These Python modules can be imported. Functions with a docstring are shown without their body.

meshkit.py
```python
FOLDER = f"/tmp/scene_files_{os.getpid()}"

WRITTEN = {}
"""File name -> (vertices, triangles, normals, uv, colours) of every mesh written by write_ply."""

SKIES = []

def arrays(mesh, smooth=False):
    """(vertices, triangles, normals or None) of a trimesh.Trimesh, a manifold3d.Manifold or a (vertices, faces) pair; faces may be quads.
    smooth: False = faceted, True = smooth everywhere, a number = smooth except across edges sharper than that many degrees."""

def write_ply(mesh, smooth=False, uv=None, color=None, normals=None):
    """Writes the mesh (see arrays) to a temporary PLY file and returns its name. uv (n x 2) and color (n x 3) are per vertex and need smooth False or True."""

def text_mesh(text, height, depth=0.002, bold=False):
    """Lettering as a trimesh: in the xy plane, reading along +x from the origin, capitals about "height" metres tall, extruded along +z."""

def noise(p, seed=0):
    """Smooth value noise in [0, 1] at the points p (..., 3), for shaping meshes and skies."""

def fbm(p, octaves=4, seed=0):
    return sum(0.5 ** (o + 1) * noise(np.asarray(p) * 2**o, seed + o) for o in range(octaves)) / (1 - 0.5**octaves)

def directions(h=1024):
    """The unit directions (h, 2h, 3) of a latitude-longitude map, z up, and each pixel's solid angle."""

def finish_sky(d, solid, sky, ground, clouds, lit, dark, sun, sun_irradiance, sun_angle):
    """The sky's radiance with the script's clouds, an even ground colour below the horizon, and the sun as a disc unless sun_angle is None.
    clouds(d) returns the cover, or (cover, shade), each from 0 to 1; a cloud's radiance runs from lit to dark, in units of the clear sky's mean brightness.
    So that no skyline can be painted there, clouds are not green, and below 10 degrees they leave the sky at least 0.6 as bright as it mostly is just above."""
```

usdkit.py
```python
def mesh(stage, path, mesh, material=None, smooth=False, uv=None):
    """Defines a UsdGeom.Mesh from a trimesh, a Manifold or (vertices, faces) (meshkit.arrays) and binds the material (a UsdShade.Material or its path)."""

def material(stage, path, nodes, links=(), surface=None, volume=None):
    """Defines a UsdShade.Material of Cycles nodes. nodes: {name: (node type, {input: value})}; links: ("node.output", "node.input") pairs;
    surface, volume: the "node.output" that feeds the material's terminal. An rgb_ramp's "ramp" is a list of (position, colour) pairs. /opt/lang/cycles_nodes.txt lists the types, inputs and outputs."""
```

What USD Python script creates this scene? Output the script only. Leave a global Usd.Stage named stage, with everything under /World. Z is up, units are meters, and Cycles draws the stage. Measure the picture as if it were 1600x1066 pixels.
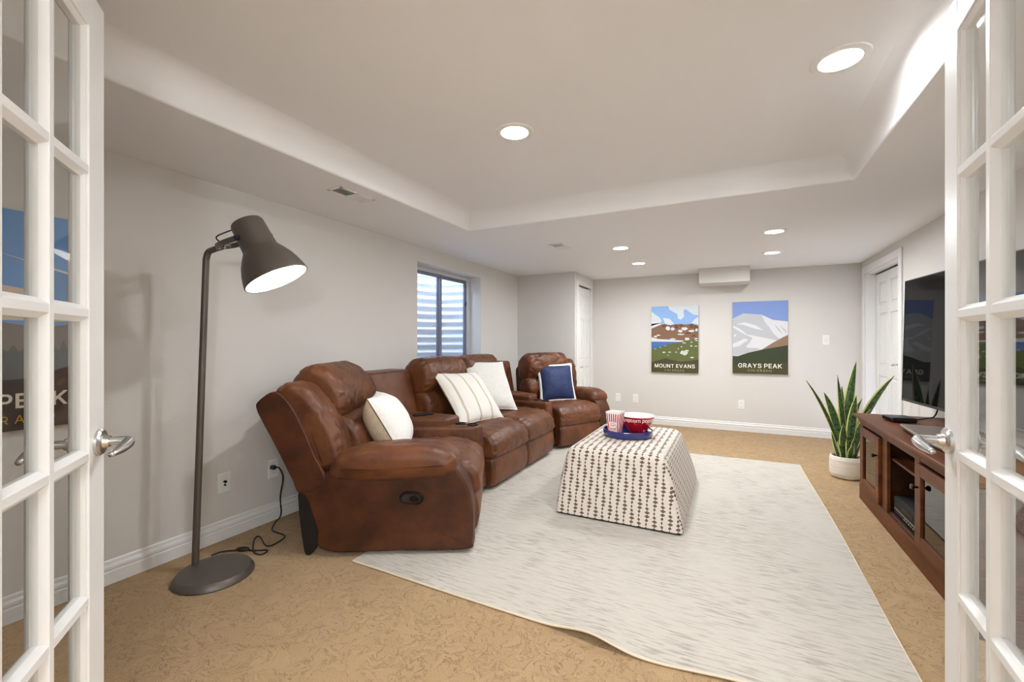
import math, random
import numpy as np, trimesh, manifold3d, shapely
from shapely.geometry import Polygon, Point
import usdkit, meshkit
from pxr import Usd, UsdGeom, UsdShade, UsdLux, Gf, Sdf, Vt

random.seed(7); RNG = np.random.default_rng(7)
stage = Usd.Stage.CreateInMemory()
UsdGeom.SetStageUpAxis(stage, UsdGeom.Tokens.z); UsdGeom.SetStageMetersPerUnit(stage, 1.0)
UsdGeom.Xform.Define(stage, '/World'); UsdGeom.Scope.Define(stage, '/World/Looks')

# ---------------------------------------------------------------- camera
YAW, FPX, CAMZ = 0.4647, 679.2, 1.2
cam = UsdGeom.Camera.Define(stage, '/World/camera')
cam.AddTranslateOp().Set(Gf.Vec3d(0, 0, CAMZ))
cam.AddRotateXYZOp().Set(Gf.Vec3f(90, 0, math.degrees(YAW)))
cam.CreateHorizontalApertureAttr(36.0); cam.CreateVerticalApertureAttr(36.0 * 1066 / 1600)
cam.CreateFocalLengthAttr(36.0 * FPX / 1600)
cam.CreateClippingRangeAttr(Gf.Vec2f(0.02, 100))
cam.CreateExposureAttr(0.44)

# ---------------------------------------------------------------- sky (seen only through the window well) and lamp strengths
SKY = 3.4
CAN_L, CAN_COL = 320.0, (0.94, 0.975, 1.0)
FLOOR_LAMP_L = 14.0
HALL_FILL_L = 95.0  # strength of the added fill globe behind the camera
dome = UsdLux.DomeLight.Define(stage, '/World/sky')
dome.CreateColorAttr(Gf.Vec3f(0.60, 0.74, 1.0)); dome.CreateIntensityAttr(SKY)

# ---------------------------------------------------------------- helpers
used = {}
def path_of(name, parent=None):
    base = str(parent.GetPath()) if parent is not None else '/World'
    k = base + '/' + name
    n = used.get(k, 0); used[k] = n + 1
    return k if n == 0 else f'{k}_{n:03d}'
def tag(o, label=None, cat=None, group=None, kind=None):
    p = o.GetPrim() if hasattr(o, 'GetPrim') else o
    for k, v in (('label', label), ('category', cat), ('group', group), ('kind', kind)):
        if v: p.SetCustomDataByKey(k, v)
    return p
def thing(name, label, cat, loc=(0, 0, 0), rz=0.0, group=None):
    x = UsdGeom.Xform.Define(stage, path_of(name))
    x.AddTranslateOp().Set(Gf.Vec3d(*map(float, loc)))
    if rz: x.AddRotateZOp().Set(float(rz))
    return tag(x, label, cat, group)
def obj(name, mesh, mat, parent=None, smooth=False, uv=None, label=None):
    m = usdkit.mesh(stage, path_of(name, parent), mesh, mat, smooth=smooth, uv=uv)
    if label: tag(m, label)
    return m.GetPrim()
def struct(name, mesh, mat, label, cat, smooth=False):
    return tag(obj(name, mesh, mat, None, smooth), label, cat, kind='structure')
def copy_of(src, loc, rz=0.0, label=None, group=None):
    cd = src.GetCustomData()
    import re
    t = thing(re.sub(r'_[0-9]{3}$', '', src.GetName()), label or cd['label'], cd['category'], loc, rz, group or cd.get('group'))
    t.GetReferences().AddInternalReference(src.GetPath()); t.SetInstanceable(True)
    return t
cat_ = lambda *ms: trimesh.util.concatenate([tm(m) for m in ms])
def tm(m):
    if isinstance(m, trimesh.Trimesh): return m
    v, f, _ = meshkit.arrays(m); return trimesh.Trimesh(v, f, process=False)
def box(x0, x1, y0, y1, z0, z1):
    b = trimesh.creation.box((x1 - x0, y1 - y0, z1 - z0)); b.apply_translation(((x0 + x1) / 2, (y0 + y1) / 2, (z0 + z1) / 2)); return b
def cbox(x0, x1, y0, y1, z0, z1, c=0.003):
    c = min(c, (x1 - x0) / 2.01, (y1 - y0) / 2.01, (z1 - z0) / 2.01)
    P = []
    for X in ((x0, 1), (x1, -1)):
        for Y in ((y0, 1), (y1, -1)):
            for Z in ((z0, 1), (z1, -1)):
                a, b, d = X[0], Y[0], Z[0]; A, B, D = X[1] * c, Y[1] * c, Z[1] * c
                P += [(a, b + B, d + D), (a + A, b, d + D), (a + A, b + B, d)]
    return trimesh.convex.convex_hull(np.array(P))
def extrude(poly, z0, z1):
    m = trimesh.creation.extrude_polygon(poly, z1 - z0, engine='earcut'); m.apply_translation((0, 0, z0)); return m
def lathe(prof, n=48):
    return trimesh.creation.revolve(np.array(prof, float), sections=n)
def spheres_hull(pts, r, n=16):
    return manifold3d.Manifold.batch_hull([manifold3d.Manifold.sphere(r, n).translate(tuple(map(float, p))) for p in pts])
def spline(pts, n=8, closed=False):
    P = np.array(pts, float); N = len(P); out = []
    rng = range(N if closed else N - 1)
    for i in rng:
        if closed: a, b, c, d = P[(i - 1) % N], P[i], P[(i + 1) % N], P[(i + 2) % N]
        else: a, b, c, d = P[max(i - 1, 0)], P[i], P[i + 1], P[min(i + 2, N - 1)]
        for t in np.arange(n) / n:
            out.append(.5 * (2 * b + (c - a) * t + (2 * a - 5 * b + 4 * c - d) * t * t + (3 * b - a - 3 * c + d) * t ** 3))
    if not closed: out.append(P[-1])
    return np.array(out)
def tube(pts, r, n=8, cap=True):
    P = np.array(pts, float); N = len(P); R = np.broadcast_to(np.asarray(r, float), (N,))
    T = np.gradient(P, axis=0); T /= np.linalg.norm(T, axis=1)[:, None] + 1e-12
    u = np.cross(T[0], (0, 0, 1.0)); 
    if np.linalg.norm(u) < 1e-3: u = np.cross(T[0], (1.0, 0, 0))
    V = []
    for i in range(N):
        u = u - T[i] * (u @ T[i]); u /= np.linalg.norm(u); w = np.cross(T[i], u)
        a = np.arange(n) / n * 2 * np.pi
        V.append(P[i] + R[i] * (np.cos(a)[:, None] * u + np.sin(a)[:, None] * w))
    V = np.concatenate(V); F = []
    for i in range(N - 1):
        for k in range(n):
            a, b = i * n + k, i * n + (k + 1) % n
            F += [(a, b, b + n), (a, b + n, a + n)]
    if cap:
        V = np.vstack([V, P[0], P[-1]])
        for k in range(n):
            F.append((len(V) - 2, (k + 1) % n, k)); F.append((len(V) - 1, (N - 1) * n + k, (N - 1) * n + (k + 1) % n))
    return trimesh.Trimesh(V, np.array(F), process=False)
def rot_to(m, X, Y, Z, o):
    M = np.eye(4); M[:3, 0] = X; M[:3, 1] = Y; M[:3, 2] = Z; M[:3, 3] = o
    m = tm(m).copy(); m.apply_transform(M); return m
def unit(v): v = np.array(v, float); return v / np.linalg.norm(v)
def frame(n, up=(0, 0, 1)):
    n = unit(n); x = unit(np.cross(up, n)); return x, np.cross(n, x), n     # x right, y up, z = normal
def loft(prof, y0, y1, r, nsp=6, ny=22, puff=0.0, wr=0.0, seed=0, creases=()):
    """upholstered block: closed (x,z) outline swept along y, its ends rounded by r, its middle puffed, wrinkles near the ends"""
    C = spline(prof, nsp, True)
    seg = np.roll(C, -1, 0) - np.roll(C, 1, 0); seg /= np.linalg.norm(seg, axis=1)[:, None] + 1e-12
    nrm = np.stack([seg[:, 1], -seg[:, 0]], 1)
    area = .5 * np.sum(C[:, 0] * np.roll(C[:, 1], -1) - np.roll(C[:, 0], -1) * C[:, 1])
    if area < 0: nrm = -nrm
    ends = [r * (1 - math.cos(a)) for a in np.linspace(0, math.pi / 2, 7)]
    ys = [y0 + e for e in ends] + list(np.linspace(y0 + r, y1 - r, ny)[1:-1]) + [y1 - e for e in reversed(ends)]
    rings = []
    for y in ys:
        d = min(y - y0, y1 - y)
        ins = r - math.sqrt(max(r * r - (r - d) ** 2, 0)) if d < r else 0
        t = (y - y0) / (y1 - y0)
        off = -ins + puff * (1 - (2 * t - 1) ** 4)
        P = C + nrm * off
        if wr:
            w = meshkit.fbm(np.stack([C[:, 0] * 26, C[:, 1] * 26, np.full(len(C), y * 5 + seed * 7.3)], 1), 3, seed) - .5
            edge = math.exp(-d / .05)
            w2 = meshkit.noise(np.stack([C[:, 0] * 40, C[:, 1] * 40, np.full(len(C), seed * 3.1)], 1), seed) - .5
            q = np.stack([C[:, 0] * 9 + seed, C[:, 1] * 9, np.full(len(C), y * 9)], 1); rg = 1 - np.abs(2 * meshkit.fbm(q + .8 * meshkit.noise(q * 1.7, seed + 3)[:, None], 2, seed + 5) - 1)
            P = P + nrm * (wr * (w * .55 + w2 * edge * 1.9 - .5 * np.clip((rg - .84) / .16, 0, 1) ** 2))[:, None] * min(1, max(0, (d - .002) / .012))
        for (cx, cz, wd, dp) in creases:      # valley across the block
            g = np.exp(-((C[:, 0] - cx) ** 2 + (C[:, 1] - cz) ** 2) / wd ** 2); P = P - nrm * (dp * g)[:, None]
        rings.append(np.stack([P[:, 0], np.full(len(P), y), P[:, 1]], 1))
    n = len(C); V = np.concatenate(rings); F = []
    for i in range(len(ys) - 1):
        a = i * n + np.arange(n); b = i * n + (np.arange(n) + 1) % n
        F += list(np.stack([a, b, b + n], 1)) + list(np.stack([a, b + n, a + n], 1))
    for ring, flip in ((0, 0), (len(ys) - 1, 1)):
        tri = shapely.geometry.Polygon(rings[ring][:, [0, 2]])
        c = np.array(tri.representative_point().coords[0]); V = np.vstack([V, (c[0], ys[ring], c[1])])
        a = ring * n + np.arange(n); b = ring * n + (np.arange(n) + 1) % n; k = np.full(n, len(V) - 1)
        F += list(np.stack([b, a, k] if not flip else [a, b, k], 1))
    m = trimesh.Trimesh(V, np.array(F), process=False)
    if m.volume < 0: m.invert()
    return m
def shear(m, k, z0=.4):
    m = m.copy(); v = m.vertices.copy(); v[:, 0] += k * np.maximum(v[:, 2] - z0, 0); m.vertices = v; return m

# ---------------------------------------------------------------- materials
def L(*rgb): return tuple(((c / 255) / 12.92 if c / 255 <= .04045 else ((c / 255 + .055) / 1.055) ** 2.4) for c in rgb)
def mat(name, col, rough=.5, metal=0.0, spec=.5, **kw):
    return usdkit.material(stage, '/World/Looks/' + name, {"p": ("principled_bsdf", {"base_color": col, "roughness": rough, "metallic": metal, "specular_ior_level": spec, **kw})}, surface="p.BSDF")
def noisy(name, c1, c2, scale=(8, 8, 8), rough=.6, bump=0.0, bscale=None, detail=4, lo=.35, hi=.65, spec=.4, space='object', bdist=.01, **kw):
    N = {"tc": ("texture_coordinate", {}), "mp": ("mapping", {"scale": scale}),
         "n": ("noise_texture", {"scale": 1.0, "detail": detail, "roughness": .6}),
         "r": ("rgb_ramp", {"ramp": [(lo, c1), (hi, c2)]}), "p": ("principled_bsdf", {"roughness": rough, "specular_ior_level": spec, **kw})}
    K = [(f"tc.{space}", "mp.vector"), ("mp.vector", "n.vector"), ("n.fac", "r.fac"), ("r.color", "p.base_color")]
    if bump:
        N["mp2"] = ("mapping", {"scale": bscale or scale}); N["n2"] = ("noise_texture", {"scale": 1.0, "detail": 3})
        N["b"] = ("bump", {"strength": bump, "distance": bdist})
        K += [(f"tc.{space}", "mp2.vector"), ("mp2.vector", "n2.vector"), ("n2.fac", "b.height"), ("b.normal", "p.normal")]
    return usdkit.material(stage, '/World/Looks/' + name, N, K, surface="p.BSDF")
WALL_C, CEIL_C, TRIM_C = L(216, 212, 207), L(241, 240, 240), L(230, 229, 227)
M_wall = noisy('wall_paint', WALL_C, WALL_C, (3, 3, 3), .75, .25, (110, 110, 110), bdist=.002, spec=.25)
M_ceil = noisy('ceiling_paint', CEIL_C, CEIL_C, (3, 3, 3), .85, .15, (110, 110, 110), bdist=.002, spec=.15)
M_trim = mat('white_trim_paint', TRIM_C, .35, spec=.45)
M_white_plastic = mat('white_plastic', L(238, 237, 233), .35)
M_matte = mat('matte_black_metal', (.012, .012, .013), .65, spec=.2)
M_dark = mat('black_plastic', (.012, .012, .013), .4)
M_gap_shade = mat('painted_gap_shade', (.01, .009, .008), .8, spec=.1)  # near-black stands in for shade inside gaps, cup wells and slots
M_grey_lv = mat('vent_grey', L(150, 140, 128), .6)
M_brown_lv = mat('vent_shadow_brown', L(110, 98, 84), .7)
M_nickel = mat('satin_nickel', (.62, .61, .60), .27, 1.0)
M_bronze = mat('bronze_lamp_metal', L(98, 90, 83), .42, .4, .5)
M_alu = mat('window_vinyl', L(196, 196, 200), .4)
M_winframe = mat('window_dark_frame', L(120, 124, 140), .4, .3)
M_black_metal = mat('black_steel', (.015, .014, .014), .45, .3)
M_knob = mat('dark_bronze_knob', L(40, 32, 28), .3, .8)
M_soil = noisy('potting_soil', (.012, .008, .005), (.05, .035, .02), (80, 80, 80), .9, 1.0, (120, 120, 120))
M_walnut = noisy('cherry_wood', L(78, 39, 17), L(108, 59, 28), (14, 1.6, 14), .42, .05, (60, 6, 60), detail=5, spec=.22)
M_walnut_shade = noisy('cherry_wood_inside_shade', L(48, 24, 12), L(66, 35, 18), (14, 1.6, 14), .45, detail=5)  # darker cherry: shade of the cabinet inside put into the colour
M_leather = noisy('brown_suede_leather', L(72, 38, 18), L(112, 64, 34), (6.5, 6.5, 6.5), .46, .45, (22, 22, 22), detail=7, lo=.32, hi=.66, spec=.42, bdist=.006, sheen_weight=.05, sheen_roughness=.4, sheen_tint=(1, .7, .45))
M_leather_shade = noisy('brown_leather_shaded', L(56, 28, 13), L(84, 45, 23), (6, 6, 6), .48, .3, (18, 18, 18), detail=5, spec=.35, bdist=.006)  # darker copy of the suede: shade put into sides, shells and bases
M_pillow_white = noisy('white_linen', L(233, 230, 224), L(240, 238, 233), (60, 60, 60), .85, .5, (160, 160, 160), spec=.2, bdist=.003)
M_pillow_tan = noisy('oatmeal_linen', L(206, 188, 160), L(222, 206, 180), (50, 50, 50), .85, .4, (160, 160, 160), spec=.2, bdist=.003)
M_pillow_cord = mat('brown_piping', L(120, 98, 76), .8)
M_pillow_blue = noisy('navy_velvet', L(38, 48, 84), L(46, 58, 100), (30, 30, 30), .6, .3, (120, 120, 120), spec=.3, bdist=.003)
M_fuzz = noisy('white_boucle', L(226, 222, 214), L(240, 238, 232), (90, 90, 90), .9, 1.0, (190, 190, 190), spec=.2, bdist=.006)
M_tray = mat('navy_lacquer', L(38, 44, 112), .18, coat_weight=.5)
M_red = mat('red_ceramic', L(190, 12, 20), .18, coat_weight=.6)
M_bowlwhite = mat('white_ceramic', L(240, 240, 238), .2)
M_print_white = mat('white_print', L(245, 244, 240), .6)
M_print_red = mat('red_print', L(208, 46, 52), .6)
M_card = mat('white_card', L(244, 240, 238), .6)
M_pot = noisy('cream_stoneware', L(224, 216, 202), L(236, 230, 218), (6, 6, 40), .45)
M_basket = noisy('seagrass_weave', L(150, 112, 62), L(206, 170, 112), (50, 50, 120), .8, .6, (60, 60, 160))
M_glassblack = mat('tv_screen', (.004, .004, .005), .02, spec=.06)
M_tvbezel = mat('tv_bezel', (.03, .03, .032), .3, .4)
M_silver = mat('brushed_silver', L(150, 148, 145), .3, .8)
M_laptop = mat('graphite_shell', L(128, 116, 106), .45, .25)
def glass(name, tint=(1, 1, 1), ior=1.5):
    return usdkit.material(stage, '/World/Looks/' + name, {"f": ("fresnel", {"IOR": ior}), "gm": ("geometry", {}), "iv": ("math", {"math_type": "subtract", "value1": 1.0}), "ml": ("math", {"math_type": "multiply"}), "t": ("transparent_bsdf", {"color": tint}), "g": ("glossy_bsdf", {"color": (1, 1, 1), "roughness": 0.025}), "m": ("mix_closure", {})},
        [("gm.backfacing", "iv.value2"), ("f.fac", "ml.value1"), ("iv.value", "ml.value2"), ("ml.value", "m.fac"), ("t.BSDF", "m.closure1"), ("g.BSDF", "m.closure2")], surface="m.closure")
M_glass = glass('clear_pane', (.97, .98, .975)); M_glass_cab = glass('cabinet_pane', (.80, .80, .78))
def emit(name, col, s):
    return usdkit.material(stage, '/World/Looks/' + name, {"e": ("emission", {"color": col, "strength": s})}, surface="e.emission")
M_can = emit('led_lens', CAN_COL, CAN_L); M_hall_fill = emit('hall_fill_glow', (.94, .975, 1.0), HALL_FILL_L); M_bulb = emit('lamp_bulb_glow', (1, .95, .86), FLOOR_LAMP_L)

# carpet: tan loop with a scrolled, carved pattern
M_carpet = usdkit.material(stage, '/World/Looks/tan_carpet', {
    "g": ("geometry", {}), "n0": ("noise_texture", {"scale": 5.0, "detail": 3, "distortion": 1.2}), "mx": ("vector_math", {"math_type": "multiply_add", "vector2": (.22, .22, 0)}),
    "n1": ("noise_texture", {"scale": 15.0, "detail": 4, "distortion": 1.6}),
    "r1": ("rgb_ramp", {"ramp": [(0.0, L(178, 148, 110)), (.465, L(174, 144, 106)), (.492, L(148, 118, 82)), (.515, L(176, 146, 108)), (1.0, L(185, 156, 117))]}),
    "n2": ("noise_texture", {"scale": 240.0, "detail": 2}), "r2": ("rgb_ramp", {"ramp": [(.3, (.74, .74, .74)), (.7, (1.1, 1.1, 1.1))]}),
    "m": ("mix_color", {"blend_type": "multiply", "fac": 1.0}),
    "ad": ("math", {"math_type": "multiply_add", "value2": .5}), "r3": ("rgb_ramp", {"ramp": [(.45, (1, 1, 1)), (.492, (0, 0, 0)), (.53, (1, 1, 1))]}),
    "b": ("bump", {"strength": .45, "distance": .008}), "p": ("principled_bsdf", {"roughness": .95, "specular_ior_level": .1, "sheen_weight": .15})},
    [("g.position", "n0.vector"), ("n0.color", "mx.vector1"), ("g.position", "mx.vector3"), ("mx.vector", "n1.vector"), ("n1.fac", "r1.fac"), ("g.position", "n2.vector"), ("n2.fac", "r2.fac"),
     ("r1.color", "m.a"), ("r2.color", "m.b"), ("m.result", "p.base_color"), ("n1.fac", "r3.fac"), ("n2.fac", "ad.value1"), ("r3.color", "ad.value3"), ("ad.value", "b.height"), ("b.normal", "p.normal")], surface="p.BSDF")
# rug: off-white pile with broken woven streaks across its width
M_rug = usdkit.material(stage, '/World/Looks/offwhite_rug', {
    "g": ("geometry", {}), "m1": ("mapping", {"scale": (9.0, 75, 1)}), "n1": ("noise_texture", {"scale": 1.0, "detail": 3, "roughness": .6}), "r1": ("rgb_ramp", {"ramp": [(.48, (0, 0, 0)), (.64, (1, 1, 1))]}),
    "m2": ("mapping", {"scale": (3.2, 2.2, 1)}), "n2": ("noise_texture", {"scale": 1.0, "detail": 2}), "r2": ("rgb_ramp", {"ramp": [(.34, (.25, .25, .25)), (.58, (1, 1, 1))]}),
    "k": ("math", {"math_type": "multiply"}), "c": ("mix_color", {"a": L(197, 190, 179), "b": L(164, 155, 144)}),
    "n3": ("noise_texture", {"scale": 300.0, "detail": 2}), "b": ("bump", {"strength": .4, "distance": .006}),
    "sb": ("math", {"math_type": "subtract"}), "p": ("principled_bsdf", {"roughness": .95, "specular_ior_level": .1, "sheen_weight": .1})},
    [("g.position", "m1.vector"), ("m1.vector", "n1.vector"), ("n1.fac", "r1.fac"), ("g.position", "m2.vector"), ("m2.vector", "n2.vector"), ("n2.fac", "r2.fac"), ("r1.color", "k.value1"), ("r2.color", "k.value2"),
     ("k.value", "c.fac"), ("c.result", "p.base_color"), ("g.position", "n3.vector"), ("n3.fac", "sb.value1"), ("k.value", "sb.value2"), ("sb.value", "b.height"), ("b.normal", "p.normal")], surface="p.BSDF")

# ---------------------------------------------------------------- room shell
XL, YB, XR, H = -2.745, 6.54, 1.416, 2.139
TX0, TX1, TY, HT = -1.986, 0.640, 3.153, 2.275
CX, CY = -1.880, 5.655           # closet block
F2, R2 = np.array([-math.sin(YAW), math.cos(YAW)]), np.array([math.cos(YAW), math.sin(YAW)])
def cw(d, l, z=None):           # depth / lateral as measured from the doorway's axis -> world
    p = F2 * d + R2 * l
    return (p[0], p[1]) if z is None else (p[0], p[1], z)
ND = 0.40                        # room face of the doorway wall, metres along the doorway's axis
def on_near(x): return (x, (ND - F2[0] * x) / F2[1])
room = Polygon([on_near(XL), on_near(XR), (XR, YB), (CX, YB), (CX, CY), (XL, CY)])
hall = Polygon([cw(ND - .12, -1.05), cw(ND - .12, 1.05), cw(-2.4, 1.05), cw(-2.4, -1.05)])
doorway = Polygon([cw(ND + .01, -.715), cw(ND + .01, .715), cw(ND - .13, .715), cw(ND - .13, -.715)])
T = .12
struct('floor', extrude(shapely.union_all([room.buffer(.02, join_style=2), hall.buffer(.02, join_style=2), doorway]), -.05, 0), M_carpet, 'tan carpeted floor with a carved scroll pattern', 'floor')
WY0, WY1, WZ0, WZ1, WD = 3.40, 4.615, .82, 1.985, .19   # window opening
yl0 = on_near(XL)[1] - .1
wl = extrude(Polygon([(yl0, -.05), (CY + T, -.05), (CY + T, HT + .2), (yl0, HT + .2)], [[(WY0, WZ0), (WY1, WZ0), (WY1, WZ1), (WY0, WZ1)]]), 0, WD)
wl.apply_transform(np.array([[0, 0, -1, XL], [1, 0, 0, 0], [0, 1, 0, 0], [0, 0, 0, 1.]])); wl.fix_normals()
struct('wall_left', wl, M_wall, 'long greige left wall with the basement window', 'wall')
struct('wall_back', box(CX - .02, XR + T + .1, YB, YB + T, -.05, HT + .2), M_wall, 'greige end wall behind the two posters', 'wall')
DOY0, DOY1, DOZ = 5.24, 6.41, 1.99
yr0 = on_near(XR)[1] - .1
wr_ = extrude(Polygon([(yr0, -.05), (DOY0, -.05), (DOY0, DOZ), (DOY1, DOZ), (DOY1, -.05), (YB + .02, -.05), (YB + .02, HT + .2), (yr0, HT + .2)]), 0, T + .06)
wr_.apply_transform(np.array([[0, 0, 1, XR], [1, 0, 0, 0], [0, 1, 0, 0], [0, 0, 0, 1.]])); wr_.fix_normals()
struct('wall_right', wr_, M_wall, 'greige right wall behind the television', 'wall')
struct('wall_closet', extrude(Polygon([(XL - .02, CY), (CX, CY), (CX, CY + .12), (CX - .10, CY + .12), (CX - .10, YB + .05), (XL - .02, YB + .05)]), 0, H + .05), M_wall, 'boxed-out greige closet corner beyond the sofa', 'wall')
c0, c1 = on_near(XL - .15), on_near(XR + .15)
back = lambda p, d: (p[0] - F2[0] * d, p[1] - F2[1] * d)
for s in (0, 1):
    e = cw(ND, -.715) if s == 0 else cw(ND, .715)
    struct('wall_near', extrude(Polygon([c0 if s == 0 else c1, e, back(e, T), back(c0 if s == 0 else c1, T)]), -.05, HT + .2), M_wall, ('left' if s == 0 else 'right') + ' jamb wall of the double doorway', 'wall')
struct('wall_near', extrude(doorway.buffer(-.005), 2.04, HT + .2), M_wall, 'wall over the double doorway', 'wall')
hl = [cw(ND - T, -1.05), cw(-2.4, -1.05), cw(-2.4, 1.05), cw(ND - T, 1.05)]
struct('wall_hall', extrude(Polygon(hl).buffer(.1, join_style=2).difference(Polygon(hl)).difference(doorway.buffer(.02)).difference(Polygon([cw(ND + .2, -1.0), cw(ND + .2, 1.0), cw(ND - .2, 1.0), cw(ND - .2, -1.0)])), -.05, 2.4), M_wall, 'walls of the hallway outside the double doors', 'wall')
# ceiling: low soffit with a raised tray, the tray's edges rounded
tray = Polygon([(TX0, -1), (TX1, -1), (TX1, TY), (TX0, TY)]).intersection(room.buffer(-.02, join_style=2)).intersection(Polygon([(-5, -.30), (5, -.30), (5, 9), (-5, 9)]))
slab = shapely.union_all([room.buffer(.1, join_style=2), hall.buffer(.1, join_style=2)])
parts = []
RB = .05
holes = []
for k, a in enumerate(np.linspace(0, math.pi / 2, 7)):      # stacked rings give the bullnose edge of the soffit
    holes.append((H + RB * (1 - math.cos(a)), tray.buffer(RB * (1 - math.sin(a)), join_style=1)))
V, Fc = [], []
n = 240
def ring(poly):
    e = poly.exterior; d0 = e.project(Point(TX0, 1.2))
    return np.array([e.interpolate(((t + .0) / n * e.length)).coords[0] for t in range(n)])
base = tray.exterior
bp = []
for t in np.linspace(0, 1, n, endpoint=False): bp.append(base.interpolate(t, normalized=True).coords[0])
bp = np.array(bp + [c for c in tray.exterior.coords[:-1]])
prj = np.array([base.project(Point(q)) for q in bp]); order = np.argsort(prj); bp = bp[order]; prj = prj[order]
keep = np.r_[True, np.diff(prj) > 1e-6]; bp = bp[keep]
if tray.exterior.is_ccw is False: bp = bp[::-1]
eb, ea = np.roll(bp, -1, 0) - bp, bp - np.roll(bp, 1, 0)
n1 = np.stack([ea[:, 1], -ea[:, 0]], 1); n2 = np.stack([eb[:, 1], -eb[:, 0]], 1)
n1 /= np.linalg.norm(n1, axis=1)[:, None]; n2 /= np.linalg.norm(n2, axis=1)[:, None]
nn = n1 + n2; nn = nn / (1 + (n1 * n2).sum(1))[:, None]      # outward mitre
levels = [(H + RB * (1 - math.cos(a)), RB * (1 - math.sin(a))) for a in np.linspace(0, math.pi / 2, 8)]
RS, RT = .014, .105
levels = [(H, RB)] + [(H + RS * (1 - math.cos(a)), RS * (1 - math.sin(a))) for a in np.linspace(0, math.pi / 2, 8)] + [(HT - RT, 0.0)] + [(HT - RT + RT * math.sin(a), -RT * (1 - math.cos(a))) for a in np.linspace(0, math.pi / 2, 8)][1:]
for z, o in levels:
    V.append(np.column_stack([bp + nn * o, np.full(len(bp), z)]))
m_ = len(bp)
for i in range(len(levels) - 1):
    a = i * m_ + np.arange(m_); b = i * m_ + (np.arange(m_) + 1) % m_
    Fc += list(np.stack([a, b + m_, b], 1)) + list(np.stack([a, a + m_, b + m_], 1))
edge = trimesh.Trimesh(np.concatenate(V), np.array(Fc), process=False)
tray_hole = Polygon(bp + nn * RB); tray_in = Polygon(bp - nn * RB)
soff = extrude(slab.difference(tray_hole), H, HT + .3)
cap = extrude(tray_hole.buffer(.02), HT, HT + .3)
struct('ceiling', cat_(soff, cap), M_ceil, 'white ceiling with a raised tray in the middle', 'ceiling')
struct('ceiling', edge, M_ceil, 'rounded edge of the raised ceiling tray', 'ceiling', smooth=40)
# duct box on the end wall
dk = thing('duct_box', 'boxed-in duct high on the end wall under the ceiling', 'bulkhead', (-.07, 6.23, 1.945)); tag(dk, kind='structure')
obj('casing', cbox(-.292, .292, -.10, .315, 0, .2, .006), M_wall, dk)
# baseboards: stepped profile swept along a straight run
def baseboard(name, a, b, label):
    a, b = np.array(a, float), np.array(b, float); d = unit(b - a); nrm = np.array([-d[1], d[0]])
    prof = [(0, 0), (.016, 0), (.016, .060), (.012, .064), (.012, .070), (.016, .074), (.015, .086), (.009, .098), (.008, .112), (.004, .118), (0, .118)]
    v = []; 
    for P in (a, b):
        v += [(P[0] + nrm[0] * u, P[1] + nrm[1] * u, z) for u, z in prof]
    k = len(prof); f = []
    for i in range(k):
        j = (i + 1) % k; f += [(i, i + k, j + k), (i, j + k, j)]
    capf = [(0, i, i + 1) for i in range(1, k - 1)]; f += [(x, z, y) for x, y, z in capf]; f += [(x + k, y + k, z + k) for x, y, z in capf]
    m = trimesh.Trimesh(v, f, process=False); m.fix_normals()
    return struct(name, m, M_trim, label, 'baseboard')
baseboard('baseboard_left', (XL, CY), (XL, on_near(XL)[1] + .02), 'white stepped baseboard along the left wall')
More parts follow.
